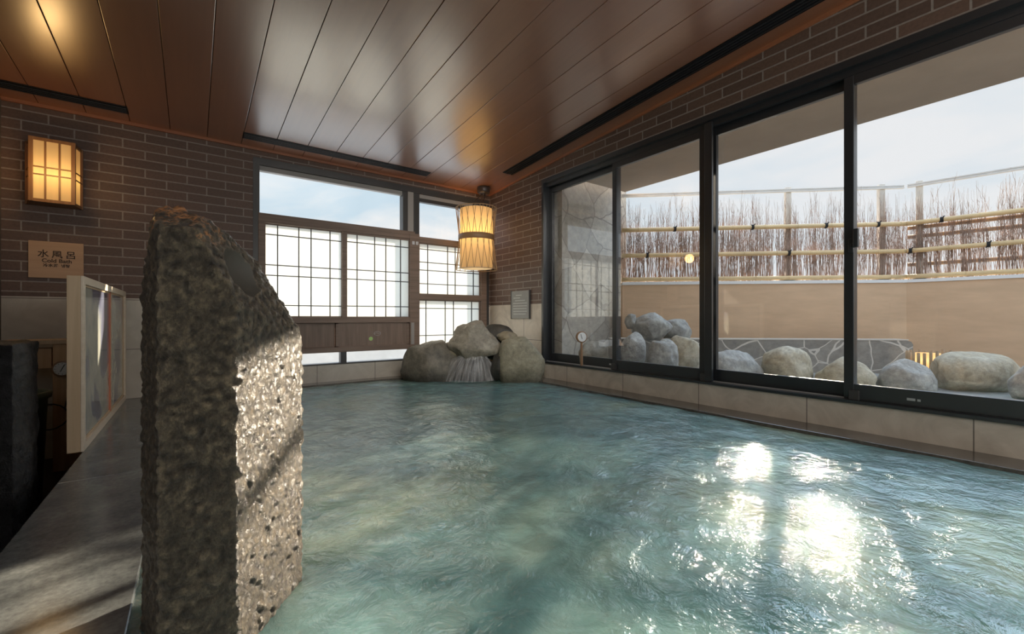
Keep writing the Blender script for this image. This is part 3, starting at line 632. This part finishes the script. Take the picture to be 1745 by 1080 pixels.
def text(body, size, loc, rot, material, parent, name, ext=.0006, bold=0.0):
    cu = bpy.data.curves.new(name, 'FONT'); cu.body = body; cu.size = size; cu.align_x = 'CENTER'; cu.align_y = 'CENTER'; cu.extrude = ext; cu.offset = bold
    cu.materials.append(material); o = bpy.data.objects.new(name, cu); C.objects.link(o); o.rotation_euler = rot
    dg = bpy.context.evaluated_depsgraph_get(); me = bpy.data.meshes.new_from_object(o.evaluated_get(dg)); bpy.data.objects.remove(o)
    o = bpy.data.objects.new(name, me); C.objects.link(o); o.rotation_euler = rot
    o.parent = parent; o.location = Vector(loc) - parent.location; return o
sg = thing('bath_sign', 'tan cold bath sign board on the brick wall below the lantern', 'sign', (-.843, YB - .008, .99))
bm = B(); box(bm, -.992, -.694, YB - .016, YB, .988, 1.266, .002); mesh_obj('board', bm, M['sign'], sg)
ry = YB - .0166; rx = (pi / 2, 0, 0)
text('水', .062, (-.914, ry, 1.168), rx, M['ink'], sg, 'lettering', bold=.0007)
text('風', .062, (-.840, ry, 1.166), rx, M['ink'], sg, 'lettering', bold=.0007)
text('呂', .062, (-.765, ry, 1.166), rx, M['ink'], sg, 'lettering', bold=.0007)
text('Cold Bath', .040, (-.840, ry, 1.119), rx, M['ink'], sg, 'lettering', bold=.0007)
text('冷水浴  냉탕', .027, (-.842, ry, 1.083), rx, M['ink'], sg, 'lettering', bold=.0007)

wl = thing('wall_lantern', 'glowing wooden lattice lantern mounted on the brick wall above the sign', 'wall lamp', (-.85, YB, 1.54))
fy = 4.60; Lx0, Lx1, Wx0, Wx1 = -.947, -.726, -1.004, -.700; lz0, lz1 = 1.535, 2.005
def quad_prism(bm, z0, z1, inset=0.0):
    poly_prism(bm, [(Wx0 + inset, YB, z0), (Wx1 - inset, YB, z0), (Lx1 - inset, fy + inset, z0), (Lx0 + inset, fy + inset, z0)], Vector((0, 0, z1 - z0)))
bm = B(); quad_prism(bm, lz0 + .012, lz1 - .012, .008); mesh_obj('lamp_shade', bm, M['wall_shade'], wl)
bm = B(); quad_prism(bm, lz0, lz0 + .022); quad_prism(bm, lz1 - .022, lz1)
for (xx, yy) in ((Lx0, fy), (Lx1, fy)): box(bm, xx - .012, xx + .012, fy - .004, fy + .02, lz0, lz1, .002)
for (xx, yy) in ((Wx0 + .008, YB - .012), (Wx1 - .008, YB - .012)): box(bm, xx - .012, xx + .012, yy - .012, YB, lz0, lz1, .002)
mesh_obj('frame', bm, M['lantern_wood'], wl)
bm = B()
for k in (1, 2):
    xx = Lx0 + (Lx1 - Lx0) * k / 3; box(bm, xx - .005, xx + .005, fy - .002, fy + .01, lz0, lz1)
for zz in (1.735, 1.79):
    box(bm, Lx0, Lx1, fy - .003, fy + .01, zz - .004, zz + .004)
    for a, b in (((Lx1, fy), (Wx1, YB)), ((Lx0, fy), (Wx0, YB))):
        tube(bm, [(a[0], a[1], zz), (b[0], b[1], zz)], .005, 6)
mesh_obj('lattice', bm, M['lantern_wood'], wl)

# cold bath back fittings (behind the divider, on the left)
t = thing('wooden_spout_box', 'orange wood upright box with the dial behind the cold bath divider', 'wooden box', (-.66, 4.45, -.40))
bm = B(); box(bm, -.79, -.56, 4.35, 4.55, -.40, .50, .004); mesh_obj('upright', bm, M['orange_wood'], t)
bm = B(); box(bm, -1.05, -.55, 4.33, 4.58, .50, .53, .003); mesh_obj('top_board', bm, M['hinoki'], t)
bm = B(); box(bm, -.98, -.80, 4.38, 4.52, .33, .47, .004); mesh_obj('side_board', bm, M['orange_wood'], t)
dc = P(107, 628, 0); dxr, dyr = ray(107); dp = P(107, 628, 4.34 / dyr)
th = thing('thermometer', 'round dial thermometer with a hanging cable on the orange wooden box', 'thermometer', (dp.x, 4.345, dp.z))
bm = B(); lathe(bm, [(.05, 0), (.056, .004), (.056, .02), (.047, .022)], (dp.x, 4.349, dp.z), 28, (0, -1, 0)); mesh_obj('case', bm, M['brass'], th)
bm = B(); lathe(bm, [(.045, .0), (.045, .002)], (dp.x, 4.3272, dp.z), 28, (0, -1, 0)); mesh_obj('dial_face', bm, M['dial'], th)
bm = B(); tube(bm, [(dp.x - .01, 4.3248, dp.z - .02), (dp.x + .012, 4.3248, dp.z + .03)], .0025, 5)
for k in range(12):
    a = 2 * pi * k / 12; tube(bm, [(dp.x + .034 * cos(a), 4.325, dp.z + .034 * sin(a)), (dp.x + .041 * cos(a), 4.325, dp.z + .041 * sin(a))], .0016, 4)
mesh_obj('needle', bm, M['wire'], th)
bm = B(); pts = [(dp.x + .02, 4.336, dp.z - .05), (dp.x + .025, 4.335, dp.z - .18)]
for k in range(20):
    a = .6 - 2 * pi * k / 18; pts.append((dp.x - .07 + .10 * cos(a), 4.335 - .0005 * k, dp.z - .33 + .09 * sin(a)))
tube(bm, pts, .004, 6); mesh_obj('cable', bm, M['wire'], th, True)
t = thing('plastic_tub', 'grey green rimmed tub standing behind the black stone block', 'tub', (-.90, 3.9, -.44))
bm = B(); lathe(bm, [(.145, 0), (.17, .62), (.187, .63), (.19, .665), (.175, .67), (.165, .655), (.158, .60), (.13, .03)], (-.90, 3.9, -.44), 36, cap=True); mesh_obj('tub_body', bm, M['green_plastic'], t, True)
bm = B(); lathe(bm, [(.0, 0), (.158, 0.0005), (.0, .001)], (-.90, 3.9, .17), 36, cap=False); mesh_obj('water_surface', bm, M['water'], t)

# ---------------------------------------------------------------- pendant lantern
pc = Vector((2.772, 4.49, 0)); z0, z1 = 1.268, 2.012
pl = thing('pendant_lantern', 'cream paper hanging lantern in a waisted bamboo basket in the corner', 'pendant lamp', (pc.x, pc.y, z0))
rose = Vector((2.935, 4.58, ceil_z(4.58)))
bm = B(); lathe(bm, [(.0, -.085), (.06, -.085), (.078, -.07), (.082, -.02), (.075, .002), (0, .002)], rose, 28, cap=False); mesh_obj('ceiling_rose', bm, M['ceramic_brown'], pl, True)
bm = B()
for s in (-1, 1):
    a = rose + Vector((.018 * s, 0, -.08)); b = Vector((pc.x + .07 * s + .01, pc.y, z1 + .01)); m1 = a.lerp(b, .5) + Vector((.012 * s, .01, 0))
    tube(bm, [a, m1, b], .006, 6)
for k in range(5):
    q = (rose + Vector((0, 0, -.08))).lerp(Vector((pc.x + .03, pc.y, z1)), (k + .5) / 5)
    ringp = [q + Vector((.013 * cos(x), (.013 * sin(x)) * (k % 2), .02 * sin(x) if not k % 2 else .02 * cos(x) * .6)) for x in [2 * pi * j / 10 for j in range(11)]]
    tube(bm, ringp, .004, 5, cap=False)
mesh_obj('cord', bm, M['ceramic_brown'], pl)
bm = B(); lathe(bm, [(.185, z0 + .012), (.197, z0 + .012), (.197, z1 - .02), (.185, z1 - .02)], (pc.x, pc.y, 0), 40, cap=False); mesh_obj('paper_shade', bm, M['pend_shade'], pl, True)
bm = B(); lathe(bm, [(0, z0 + .010), (.195, z0 + .010), (.195, z0 + .014), (0, z0 + .014)], (pc.x, pc.y, 0), 40, cap=False); mesh_obj('bottom_disc', bm, M['paper'], pl)
zm = (z0 + z1) / 2 + .01
def basket_r(z): 
    s = abs(z - zm) / ((z1 - z0) / 2); return .207 + .043 * s ** 1.3
bm = B(); ns = 18
for k in range(ns):
    for tw in (-.38, .38):
        pts = []
        for j in range(11):
            f = j / 10; z = z0 - .005 + (z1 - z0 + .0) * f; a = 2 * pi * k / ns + tw * (f - .5) * 1.1 + (.09 if tw > 0 else 0)
            r = basket_r(z) + (.003 if tw > 0 else -.002); pts.append((pc.x + r * cos(a), pc.y + r * sin(a), z))
        tube(bm, pts, .0032, 5)
for zz in (z0 - .002, z1 - .006):
    r = basket_r(zz); tube(bm, [(pc.x + r * cos(2 * pi * j / 32), pc.y + r * sin(2 * pi * j / 32), zz) for j in range(33)], .0045, 6, cap=False)
mesh_obj('bamboo_basket', bm, M['bamboo_old'], pl)
bm = B(); lathe(bm, [(.213, zm - .035), (.218, zm - .03), (.218, zm + .03), (.213, zm + .035)], (pc.x, pc.y, 0), 40, cap=False); mesh_obj('waist_band', bm, plain('brown_band', (0.30, 0.165, 0.075), .5), pl, True)

# notice board on right wall near the corner
nt_ = thing('notice_board', 'grey framed notice with pale lines of print on the wall beside the glass doors', 'notice', (XR, 4.1, .672))
bm = B(); box(bm, XR - .018, XR, 3.923, 4.279, .672, 1.002, .003); mesh_obj('board', bm, M['notice'], nt_)
for a in (3.918, 4.272):
    bm = B(); box(bm, XR - .022, XR, a, a + .012, .668, 1.006, .001); mesh_obj('side_frame', bm, M['dark_frame'], nt_)
bm = B(); z = .945
for k, (a, b) in enumerate(((.25, .6), (.1, .5), (.2, .8), (.08, .92), (.08, .92), (.08, .9), (.08, .92), (.1, .85))):
    zz = .945 - k * .032; box(bm, XR - .0195, XR - .0175, 4.26 - .32 * b, 4.26 - .32 * a, zz, zz + .010)
mesh_obj('print_line', bm, M['notice_line'], nt_)

# ---------------------------------------------------------------- rocks
def rock(name, label, cat, u0, u1, v0, v1, w, material, seed, depth=1.0, parent=None, group=None, flat=7, amp=.12, sub=4, square=0.0, tilt=0.0, zmin=None):
    cu, cv = (u0 + u1) / 2, (v0 + v1) / 2
    c = P(cu, cv, w); rx_ = (u1 - u0) / 2 / 738 * w; rz_ = (v1 - v0) / 2 / 738 * w; ry_ = rx_ * depth
    rnd = random.Random(seed); bm = bmesh.new(); bmesh.ops.create_icosphere(bm, subdivisions=sub, radius=1.0)
    planes = []
    for k in range(flat):
        n = Vector((rnd.uniform(-1, 1), rnd.uniform(-1, .6), rnd.uniform(-1, 1))).normalized(); planes.append((n, rnd.uniform(.72, .9)))
    for v in bm.verts:
        p = v.co.copy()
        if square:
            m_ = max(abs(p.x), abs(p.y), abs(p.z)); p = p.lerp(p / m_ * .86, square)
        for n, d in planes:
            q = p.dot(n)
            if q > d: p -= n * (q - d) * .9
        s = Vector((seed * 3.1, seed * 1.3, 0))
        p *= 1 + amp * noise.noise(p * 1.3 + s) + amp * .45 * noise.noise(p * 3.2 + s) + amp * .2 * noise.noise(p * 8 + s)
        v.co = p
    lo = [min(v.co[i] for v in bm.verts) for i in range(3)]; hi = [max(v.co[i] for v in bm.verts) for i in range(3)]
    ct, stl = cos(tilt), sin(tilt)
    for v in bm.verts:
        p = [(v.co[i] - (lo[i] + hi[i]) / 2) / ((hi[i] - lo[i]) / 2) for i in range(3)]
        x, y, z = p[0] * rx_, p[1] * ry_, p[2] * rz_
        x, z = x * ct - z * stl, x * stl + z * ct
        v.co = c + CAMR * x + CAMF * y + Vector((0, 0, z))
        if zmin is not None and v.co.z < zmin: v.co.z = zmin
    o = mesh_obj(name, bm, material, parent, True)
    if label: tag(o, label, cat, group)
    return o
RG = 'rocks of the pool fountain'
M['rock_c'] = rock_mat('dark_brown_boulder', (0.10, 0.09, 0.07), (0.19, 0.17, 0.135), (0.30, 0.265, 0.21), wetz=0.02, rough=0.45)
rock('boulder', 'low rounded dark boulder at the left of the corner fountain', 'rock', 684, 782, 579, 668, 4.78, M['rock_c'], 11, .7, group=RG, amp=.10)
rock('boulder', 'big squarish olive boulder at the right of the corner fountain', 'rock', 848, 929, 573, 662, 4.68, M['rock_b'], 5, .62, group=RG, square=.45, amp=.05, flat=3)
rock('boulder', 'peaked craggy rock on top of the corner fountain, above the spout', 'rock', 762, 856, 545, 615, 4.72, M['rock_a'], 23, .55, group=RG, amp=.24, flat=10)
rock('boulder', 'dark green rock lying behind the peaked fountain rock', 'rock', 812, 884, 552, 615, 4.95, M['rock_dark'], 31, .40, group=RG, amp=.1)
rock('boulder', 'small tan stone wedged on top of the olive fountain boulder', 'rock', 846, 882, 564, 584, 4.78, M['rock_tan'], 8, .8, group=RG, amp=.1, sub=3)
rock('boulder', 'dark wet rock under the fountain spout behind the falling water', 'rock', 752, 858, 602, 668, 4.80, M['rock_dark'], 17, .35, group=RG, amp=.15)
rock('boulder', 'small wet stone beside the falling water, under the olive boulder', 'rock', 836, 862, 598, 650, 4.66, M['rock_dark'], 44, 1.0, group=RG, amp=.15, sub=3)
rock('boulder', 'brown stone chip between the left boulder and the fountain spout', 'rock', 748, 784, 583, 612, 4.80, M['rock_tan'], 3, .9, group=RG, amp=.2, sub=3)
# spout
sp0 = P(806, 604, 4.62)
bm = B(); tube(bm, [sp0 + CAMF * .25 + Vector((0, 0, .02)), sp0 + Vector((0, 0, .0))], .045, 14, r2=.04); tag(mesh_obj('spout', bm, M['wire'], None, True), 'dark water spout under the peaked fountain rock', 'spout')
# falling water: a fan of a sheet
bm = B(); na, ntt = 40, 16; grid = []; uvs = {}
for i in range(na + 1):
    a = -1 + 2 * i / na; s = sp0 + CAMR * (.11 * a) + Vector((0, 0, -.012)); e = onZ(795 + 54 * a, 652 - 4 * a * a, 0.0)
    col = []
    for j in range(ntt + 1):
        f = j / ntt; p = s.lerp(e, f ** .85); p.z = s.z + (0.003 - s.z) * (f ** 1.7) + .004 * noise.noise(Vector((a * 6, f * 2, 0)))
        vv = bm.verts.new(p); col.append(vv); uvs[vv] = (a, f)
    grid.append(col)
for i in range(na):
    for j in range(ntt): bm.faces.new((grid[i][j], grid[i + 1][j], grid[i + 1][j + 1], grid[i][j + 1]))
uvmap = [uvs[v] for v in bm.verts]
fw = mesh_obj('falling_water', bm, M['spill'], None, True)
uvl = fw.data.uv_layers[0]
for lp in fw.data.loops: uvl.data[lp.index].uv = uvmap[lp.vertex_index]
tag(fw, 'thin white fan of water spilling from the fountain spout', 'water', kind='stuff')

# ---------------------------------------------------------------- terrace outside
bm = B(); box(bm, XR + .15, 9.0, -4.0, 5.6, -.2, .10)
struct(mesh_obj('floor_terrace', bm, M['terrace']), 'pale stone terrace outside the glass doors', 'floor')
fd = Vector((.73, -.684, 0)); f0 = Vector((5.63, 2.06, 0)) + fd * -1.99; fc = Vector((5.63, 2.06, 0)) + fd * 1.132; fd2 = Vector((.124, -.992, 0)).normalized(); f2 = fc + fd2 * 4.2
nin = Vector((.684, .73, 0))          # away from the house
WT = 1.075
bm = B(); obox(bm, f0 + Vector((0, 0, -.2)), fc - f0, nin * .14, Vector((0, 0, WT + .2))); n2 = Vector((.992, .124, 0)); obox(bm, fc + Vector((0, 0, -.2)), f2 - fc, n2 * .14, Vector((0, 0, WT + .2)))
struct(mesh_obj('wall_terrace', bm, M['plaster']), 'tan plastered terrace wall under the bamboo fence', 'wall')
bm = B(); obox(bm, f0 + Vector((0, 0, WT)) - nin * .012, fc - f0, nin * .165, Vector((0, 0, .035)), .003); obox(bm, fc + Vector((0, 0, WT)) - n2 * .012, f2 - fc, n2 * .165, Vector((0, 0, .035)), .003)
struct(mesh_obj('trim_4', bm, M['coping']), 'white coping on the tan terrace wall', 'coping')
# stone pillar and roof eave
bm = B(); box(bm, XR + .15, 4.41, 3.55, 4.9, -.2, 2.33)
struct(mesh_obj('pillar_terrace', bm, M['pillar_stone']), 'brown stone clad pillar at the far end of the terrace', 'pillar')
bm = B(); box(bm, XR + .15, 4.25, -4.0, 3.44, 2.215, 2.40)
struct(mesh_obj('roof_eave', bm, M['soffit']), 'grey brown roof eave above the glass doors outside', 'eave')
# low flagstone wall
lw = 0.42; la = P(1040, 577, 4.75); la.z = 0; lb = P(1556, 577, 4.50); lb.z = 0; ld = (lb - la); ln = Vector((-ld.y, ld.x, 0)).normalized()
ztop = .445
bm = B(); pr = []
for (f, z) in ((0, .05), (1, .05), (1, ztop - .04), (.994, ztop - .012), (.98, ztop), (0, ztop)): pr.append(la + ld * f + Vector((0, 0, z)))
poly_prism(bm, pr, ln * .16); lwo = struct(mesh_obj('wall_low', bm, M['flag']), 'low grey flagstone wall with pale joints on the terrace', 'wall')
bm = B(); obox(bm, la + Vector((0, 0, ztop)) - ln * .005, ld * .985, ln * .17, Vector((0, 0, .012)), .002); mesh_obj('top_edge', bm, plain('pale_mortar_edge', (.6, .55, .48), .7), lwo)

# bamboo brushwood fences
def fence(a, b, label, post_s, back_rails, seed, ties):
    d = (b - a); Ln = d.length; dn = d.normalized(); nn = Vector((-dn.y, dn.x, 0)); nn = nn if nn.dot(CAMF) > 0 else -nn
    t = thing('brushwood_fence', label, 'fence', a.lerp(b, .5) + Vector((0, 0, WT + .035)), 'bamboo brushwood fences')
    base = WT + .035
    mid = nn * .07
    for s in post_s:
        p = a + dn * s + mid + nn * .012
        bm = B(); obox(bm, p - dn * .03 + Vector((0, 0, base + .02)), dn * .06, nn * .05, Vector((0, 0, 2.215 - base - .02)), .004); po = mesh_obj('post', bm, M['post'], t)
        bm = B(); obox(bm, p - dn * .055 - nn * .02 + Vector((0, 0, base)), dn * .11, nn * .09, Vector((0, 0, .022)), .004); mesh_obj('post_foot', bm, M['tie'], po)
    bm = B(); obox(bm, a + mid + Vector((0, 0, 2.155)), d, nn * .035, Vector((0, 0, .022)), .003); obox(bm, a + mid + Vector((0, 0, 2.179)), d, nn * .03, Vector((0, 0, .016)), .003); mesh_obj('top_rail', bm, M['toprail'], t)
    for zi, z in enumerate((1.745, 1.435, 1.145)):
        bm = B(); pts = [a + mid - nn * .03 + dn * (Ln * k / 24) + Vector((0, 0, z)) for k in range(25)]; tube(bm, pts, .026, 10)
        k = .2 + .13 * zi
        while k < Ln:
            c0 = a + mid - nn * .03 + dn * k + Vector((0, 0, z)); tube(bm, [c0 - dn * .004, c0 + dn * .004], .0285, 10); k += .36
        r = mesh_obj('bamboo_rail', bm, M['bamboo'], t, True)
        for s in ties[zi]:
            if s < Ln:
                c0 = a + mid - nn * .03 + dn * s + Vector((0, 0, z)); bm = B(); tube(bm, [c0 - dn * .014, c0 + dn * .014], .031, 10); tube(bm, [c0 - nn * .024 + Vector((0, 0, -.035)) - dn * .02, c0 - nn * .03, c0 - nn * .024 + Vector((0, 0, .035)) + dn * .02], .006, 5); mesh_obj('rope_tie', bm, M['tie'], r)
    for z in back_rails:
        bm = B(); pts = [a + mid + nn * .035 + dn * (Ln * k / 10) + Vector((0, 0, z)) for k in range(11)]; tube(bm, pts, .022, 8); mesh_obj('back_rail', bm, M['bamboo_old'], t, True)
    rnd = random.Random(seed); bm = B()
    def twig(p0, tip, r):
        pts = [p0]; n = 4; jx = rnd.uniform(-.02, .02)
        for q in range(1, n + 1):
            f = q / n; pts.append(p0.lerp(tip, f) + dn * (rnd.uniform(-.006, .006) + jx * sin(f * pi)) + nn * rnd.uniform(-.004, .004))
        tube(bm, pts, r, 3, r2=r * .35, cap=False)
    for k in range(int(Ln * 420)):
        s = rnd.uniform(0, Ln); cl = noise.noise(Vector((s * 7, seed, 0)))
        if cl < -.25 and rnd.random() < .5: continue
        h = (1.72 + rnd.random() ** 1.6 * .42 + .10 * cl) if k % 5 < 3 else rnd.uniform(1.5, 1.74)
        zb = base + .005 if rnd.random() < .75 else rnd.uniform(base, 1.5)
        p0 = a + dn * s + mid - nn * .008 * rnd.uniform(-1, 1) + Vector((0, 0, zb)); tip = a + dn * (s + rnd.uniform(-.05, .05)) + mid + Vector((0, 0, h)); twig(p0, tip, rnd.uniform(.0018, .0036))
        for q in range(2):
            f = rnd.uniform(.3, .9); q0 = p0.lerp(tip, f); twig(q0, q0 + dn * rnd.uniform(-.045, .045) + Vector((0, 0, rnd.uniform(.08, .2))), rnd.uniform(.0012, .0022))
    tw = mesh_obj('brushwood', bm, M['twig'], t); tw['kind'] = 'stuff'
    return t
off = Vector((0, 0, 0))
fence(f0, fc + fd * .03, 'bamboo railed brushwood fence facing the middle glass doors', (1.923, 2.93), (), 5, ((.62, 1.5, 2.3, 2.85), (.3, 1.05, 1.9, 2.6), ()))
fence(fc, f2, 'bamboo railed brushwood fence turning away past the nearest glass door', (.10, 1.5, 2.9), (1.60, 1.285, 1.70), 9, ((.28, 1.05, 2.0), (.03, .62, 1.5), ()))

# terrace rocks
TG = 'boulders on the terrace'
rock('boulder', 'pale grey boulder low at the left of the terrace pile', 'rock', 1056, 1099, 565, 640, 4.35, M['rock_grey'], 51, .8, group=TG, amp=.08)
rock('boulder', 'large domed grey boulder on top of the terrace pile', 'rock', 1077, 1146, 532, 580, 4.55, M['rock_grey'], 52, .7, group=TG, amp=.12)
rock('boulder', 'square grey boulder at the back of the terrace pile', 'rock', 1130, 1179, 543, 582, 4.75, M['rock_grey'], 53, .7, group=TG, amp=.06, square=.5)
rock('boulder', 'angular pale boulder at the front of the terrace pile', 'rock', 1101, 1158, 577, 640, 4.10, M['rock_grey'], 54, .7, group=TG, amp=.22, flat=11)
rock('boulder', 'tall rounded tan grey boulder at the right of the terrace pile', 'rock', 1140, 1192, 571, 645, 4.35, M['rock_cream'], 55, .8, group=TG, amp=.08, square=.3)
rock('boulder', 'small pitted stone perched beside the domed grey boulder', 'rock', 1064, 1084, 534, 562, 4.55, M['rock_grey'], 56, .8, group=TG, amp=.3, sub=3)
rock('boulder', 'flat sloping grey boulder beside the terrace pile', 'rock', 1200, 1296, 596, 668, 3.85, M['rock_grey'], 57, .6, group=TG, amp=.15, flat=9, tilt=-.12)
rock('boulder', 'rounded cream grey boulder before the low flagstone wall', 'rock', 1303, 1383, 589, 672, 3.80, M['rock_cream'], 58, .75, group=TG, amp=.08, square=.25)
rock('boulder', 'low cream boulder behind the post left of the latched glass door', 'rock', 1393, 1484, 607, 680, 3.65, M['rock_cream'], 59, .7, group=TG, amp=.12)
rock('boulder', 'rough grey boulder next to the small bamboo lantern', 'rock', 1498, 1586, 611, 690, 3.55, M['rock_grey'], 60, .7, group=TG, amp=.14, flat=8)
rock('boulder', 'largest smooth cream boulder on the terrace', 'rock', 1594, 1727, 600, 678, 3.55, M['rock_cream'], 61, .7, group=TG, amp=.05, flat=3)
rock('boulder', 'pale grey boulder cut by the right edge of the photo', 'rock', 1731, 1795, 612, 700, 3.12, M['rock_grey'], 62, .8, group=TG, amp=.08)
# rock with second dial behind door 1
rock('boulder', 'brown flat topped stone behind the corner glass door', 'rock', 985, 1038, 580, 640, 4.55, M['rock_a'], 63, .6, group=TG, amp=.10, square=.4)
q = P(991, 574, 4.42)
th2 = thing('thermometer', 'round white dial seen through the corner glass door', 'thermometer', q)
ax_ = Vector((-.35, -.93, .0)).normalized()
bm = B(); lathe(bm, [(.05, -.02), (.058, -.015), (.058, .012), (.05, .014)], q, 28, ax_); mesh_obj('case', bm, M['brass'], th2, True)
bm = B(); lathe(bm, [(.047, .0135), (.047, .0155)], q, 28, ax_); mesh_obj('dial_face', bm, M['dial'], th2)
bm = B(); sd = ax_.cross(Vector((0, 0, 1))); tube(bm, [q + ax_ * .017 - Vector((0, 0, .02)), q + ax_ * .017 + Vector((0, 0, .03)) + sd * .015], .0025, 5); mesh_obj('needle', bm, M['wire'], th2)
bm = B(); tube(bm, [q - Vector((0, 0, .055)), q - Vector((0, 0, .42))], .012, 8); mesh_obj('stem', bm, M['brass'], th2)
# bamboo lantern
gc = P(1582, 640, 3.95); gz0, gz1 = .10, P(1582, 598, 3.95).z; gr = 27 / 738 * 3.95
gl = thing('bamboo_lantern', 'small glowing lantern of upright bamboo slats beside the largest boulder', 'garden lamp', (gc.x, gc.y, gz0))
bm = B(); lathe(bm, [(gr * .7, gz0 + .01), (gr * .7, gz1 - .02)], (gc.x, gc.y, 0), 20); mesh_obj('glow_tube', bm, M['garden_glow'], gl, True)
first = None
for k in range(22):
    a = 2 * pi * k / 22; h = gz1 + random.uniform(-.015, .015); cx, cy = gc.x + gr * cos(a), gc.y + gr * sin(a)
    bm = B(); tube(bm, [(cx, cy, gz0), (cx, cy, h)], .0115, 7); mesh_obj('bamboo_slat', bm, M['bamboo_old'], gl, True)

# outside the far window: parapet and pale ground
bm = B(); box(bm, -3, 7, 7.2, 7.35, -1.0, .30)
struct(mesh_obj('wall_parapet', bm, M['concrete']), 'pale parapet outside the far window', 'wall')
bm = B(); box(bm, -3, 9, YB + .15, 7.2, -1.0, -.25)
struct(mesh_obj('ground_outside', bm, M['concrete']), 'pale ground outside the far window', 'ground')

# ---------------------------------------------------------------- sky, lights, camera
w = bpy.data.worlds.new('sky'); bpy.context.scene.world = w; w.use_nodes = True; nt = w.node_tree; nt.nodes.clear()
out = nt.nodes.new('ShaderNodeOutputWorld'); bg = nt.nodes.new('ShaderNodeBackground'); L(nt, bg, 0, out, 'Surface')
tc = nt.nodes.new('ShaderNodeTexCoord'); mp = nt.nodes.new('ShaderNodeMapping'); mp.inputs['Scale'].default_value = (1.6, 1.6, 5.0); L(nt, tc, 'Generated', mp, 'Vector')
n = N(nt, 'ShaderNodeTexNoise', Scale=2.2, Detail=7.0, Roughness=0.55, Distortion=0.4); L(nt, mp, 'Vector', n, 'Vector')
r = ramp(nt, [(0.40, (0.62, 0.77, 0.87)), (0.62, (0.90, 0.92, 0.93))]); L(nt, n, 'Fac', r, 'Fac')
sx = nt.nodes.new('ShaderNodeSeparateXYZ'); L(nt, tc, 'Generated', sx, 'Vector')
# brighter towards the sun side (+x)
mr = N(nt, 'ShaderNodeMapRange'); mr.inputs['From Min'].default_value = 0.45; mr.inputs['From Max'].default_value = 0.85; mr.inputs['To Min'].default_value = 0.0; mr.inputs['To Max'].default_value = 0.55; L(nt, sx, 'X', mr, 'Value')
mx = N(nt, 'ShaderNodeMixRGB'); L(nt, mr, 'Result', mx, 'Fac'); L(nt, r, 'Color', mx, 1); mx.inputs[2].default_value = (0.97, 0.99, 1.02, 1)
# unseen high sky boosted and tinted blue to brighten water reflections and the terrace
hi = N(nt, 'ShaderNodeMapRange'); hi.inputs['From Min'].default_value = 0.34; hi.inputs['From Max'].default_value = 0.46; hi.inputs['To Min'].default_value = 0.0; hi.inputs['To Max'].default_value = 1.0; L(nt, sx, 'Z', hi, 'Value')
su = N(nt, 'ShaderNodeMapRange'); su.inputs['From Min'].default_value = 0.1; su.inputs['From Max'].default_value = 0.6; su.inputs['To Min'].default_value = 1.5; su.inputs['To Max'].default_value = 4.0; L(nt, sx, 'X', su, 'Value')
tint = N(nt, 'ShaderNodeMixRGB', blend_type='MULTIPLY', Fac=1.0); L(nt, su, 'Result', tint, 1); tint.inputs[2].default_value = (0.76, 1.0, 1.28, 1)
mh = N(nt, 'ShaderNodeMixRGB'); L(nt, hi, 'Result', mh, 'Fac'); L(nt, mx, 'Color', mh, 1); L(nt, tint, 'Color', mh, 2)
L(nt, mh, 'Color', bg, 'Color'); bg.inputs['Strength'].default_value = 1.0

def light(name, kind, loc, energy, col=(1, 1, 1), size=1.0, sy=None, target=None, direction=None):
    d = bpy.data.lights.new(name, kind); d.energy = energy; d.color = col
    if kind == 'AREA':
        d.size = size
        if sy: d.shape = 'RECTANGLE'; d.size_y = sy
    elif kind == 'SUN': d.angle = size
    else: d.shadow_soft_size = size
    o = bpy.data.objects.new(name, d); C.objects.link(o); o.location = loc
    dv = direction if direction is not None else (Vector(target) - Vector(loc) if target is not None else None)
    if dv is not None: o.rotation_euler = Vector(dv).to_track_quat('-Z', 'Y').to_euler()
    return o
light('sun', 'SUN', (6, 4, 5), 19.0, (1.0, .87, .68), radians(.7), direction=Vector((-.935, -.353, -.365)))
light('room_fill', 'AREA', (1.9, -1.5, 1.4), 40, (1.0, .97, .93), 2.6, .9, target=(1.6, 3.2, .9))
light('side_fill', 'AREA', (-1.05, -.4, 1.3), 12, (.92, .97, 1.0), 1.2, 1.6, target=(.6, 1.6, .6))
light('pendant_bulb', 'POINT', (pc.x, pc.y, 1.7), 4, (1, .68, .32), .06).data.specular_factor = .15
light('lantern_bulb', 'POINT', (-.84, 4.42, 1.75), 3.0, (1, .62, .25), .08).data.specular_factor = .15
cs = light('corner_fill', 'SPOT', (1.1, 1.4, 2.25), 130, (1.0, .96, .9), .35, target=(2.75, 4.6, .9)); cs.data.spot_size = radians(62); cs.data.spot_blend = 1.0; cs.data.specular_factor = .05  # unseen spot added as fill to brighten the far corner
cam = bpy.data.cameras.new('camera'); co = bpy.data.objects.new('camera', cam); C.objects.link(co)
cam.sensor_fit = 'HORIZONTAL'; cam.sensor_width = 36; cam.lens = 36 * 738 / 1745; cam.clip_start = .02
co.location = (0, 0, EYE); co.rotation_euler = (pi / 2, 0, -atan2(SF, CF))
sc = bpy.context.scene; sc.camera = co
sc.view_settings.view_transform = 'Standard'; sc.view_settings.look = 'None'; sc.view_settings.exposure = 0; sc.view_settings.gamma = 1
sc.cycles.sample_clamp_indirect = 6; sc.cycles.sample_clamp_direct = 0; sc.cycles.transparent_max_bounces = 16; sc.cycles.max_bounces = 10; sc.cycles.use_denoising = True
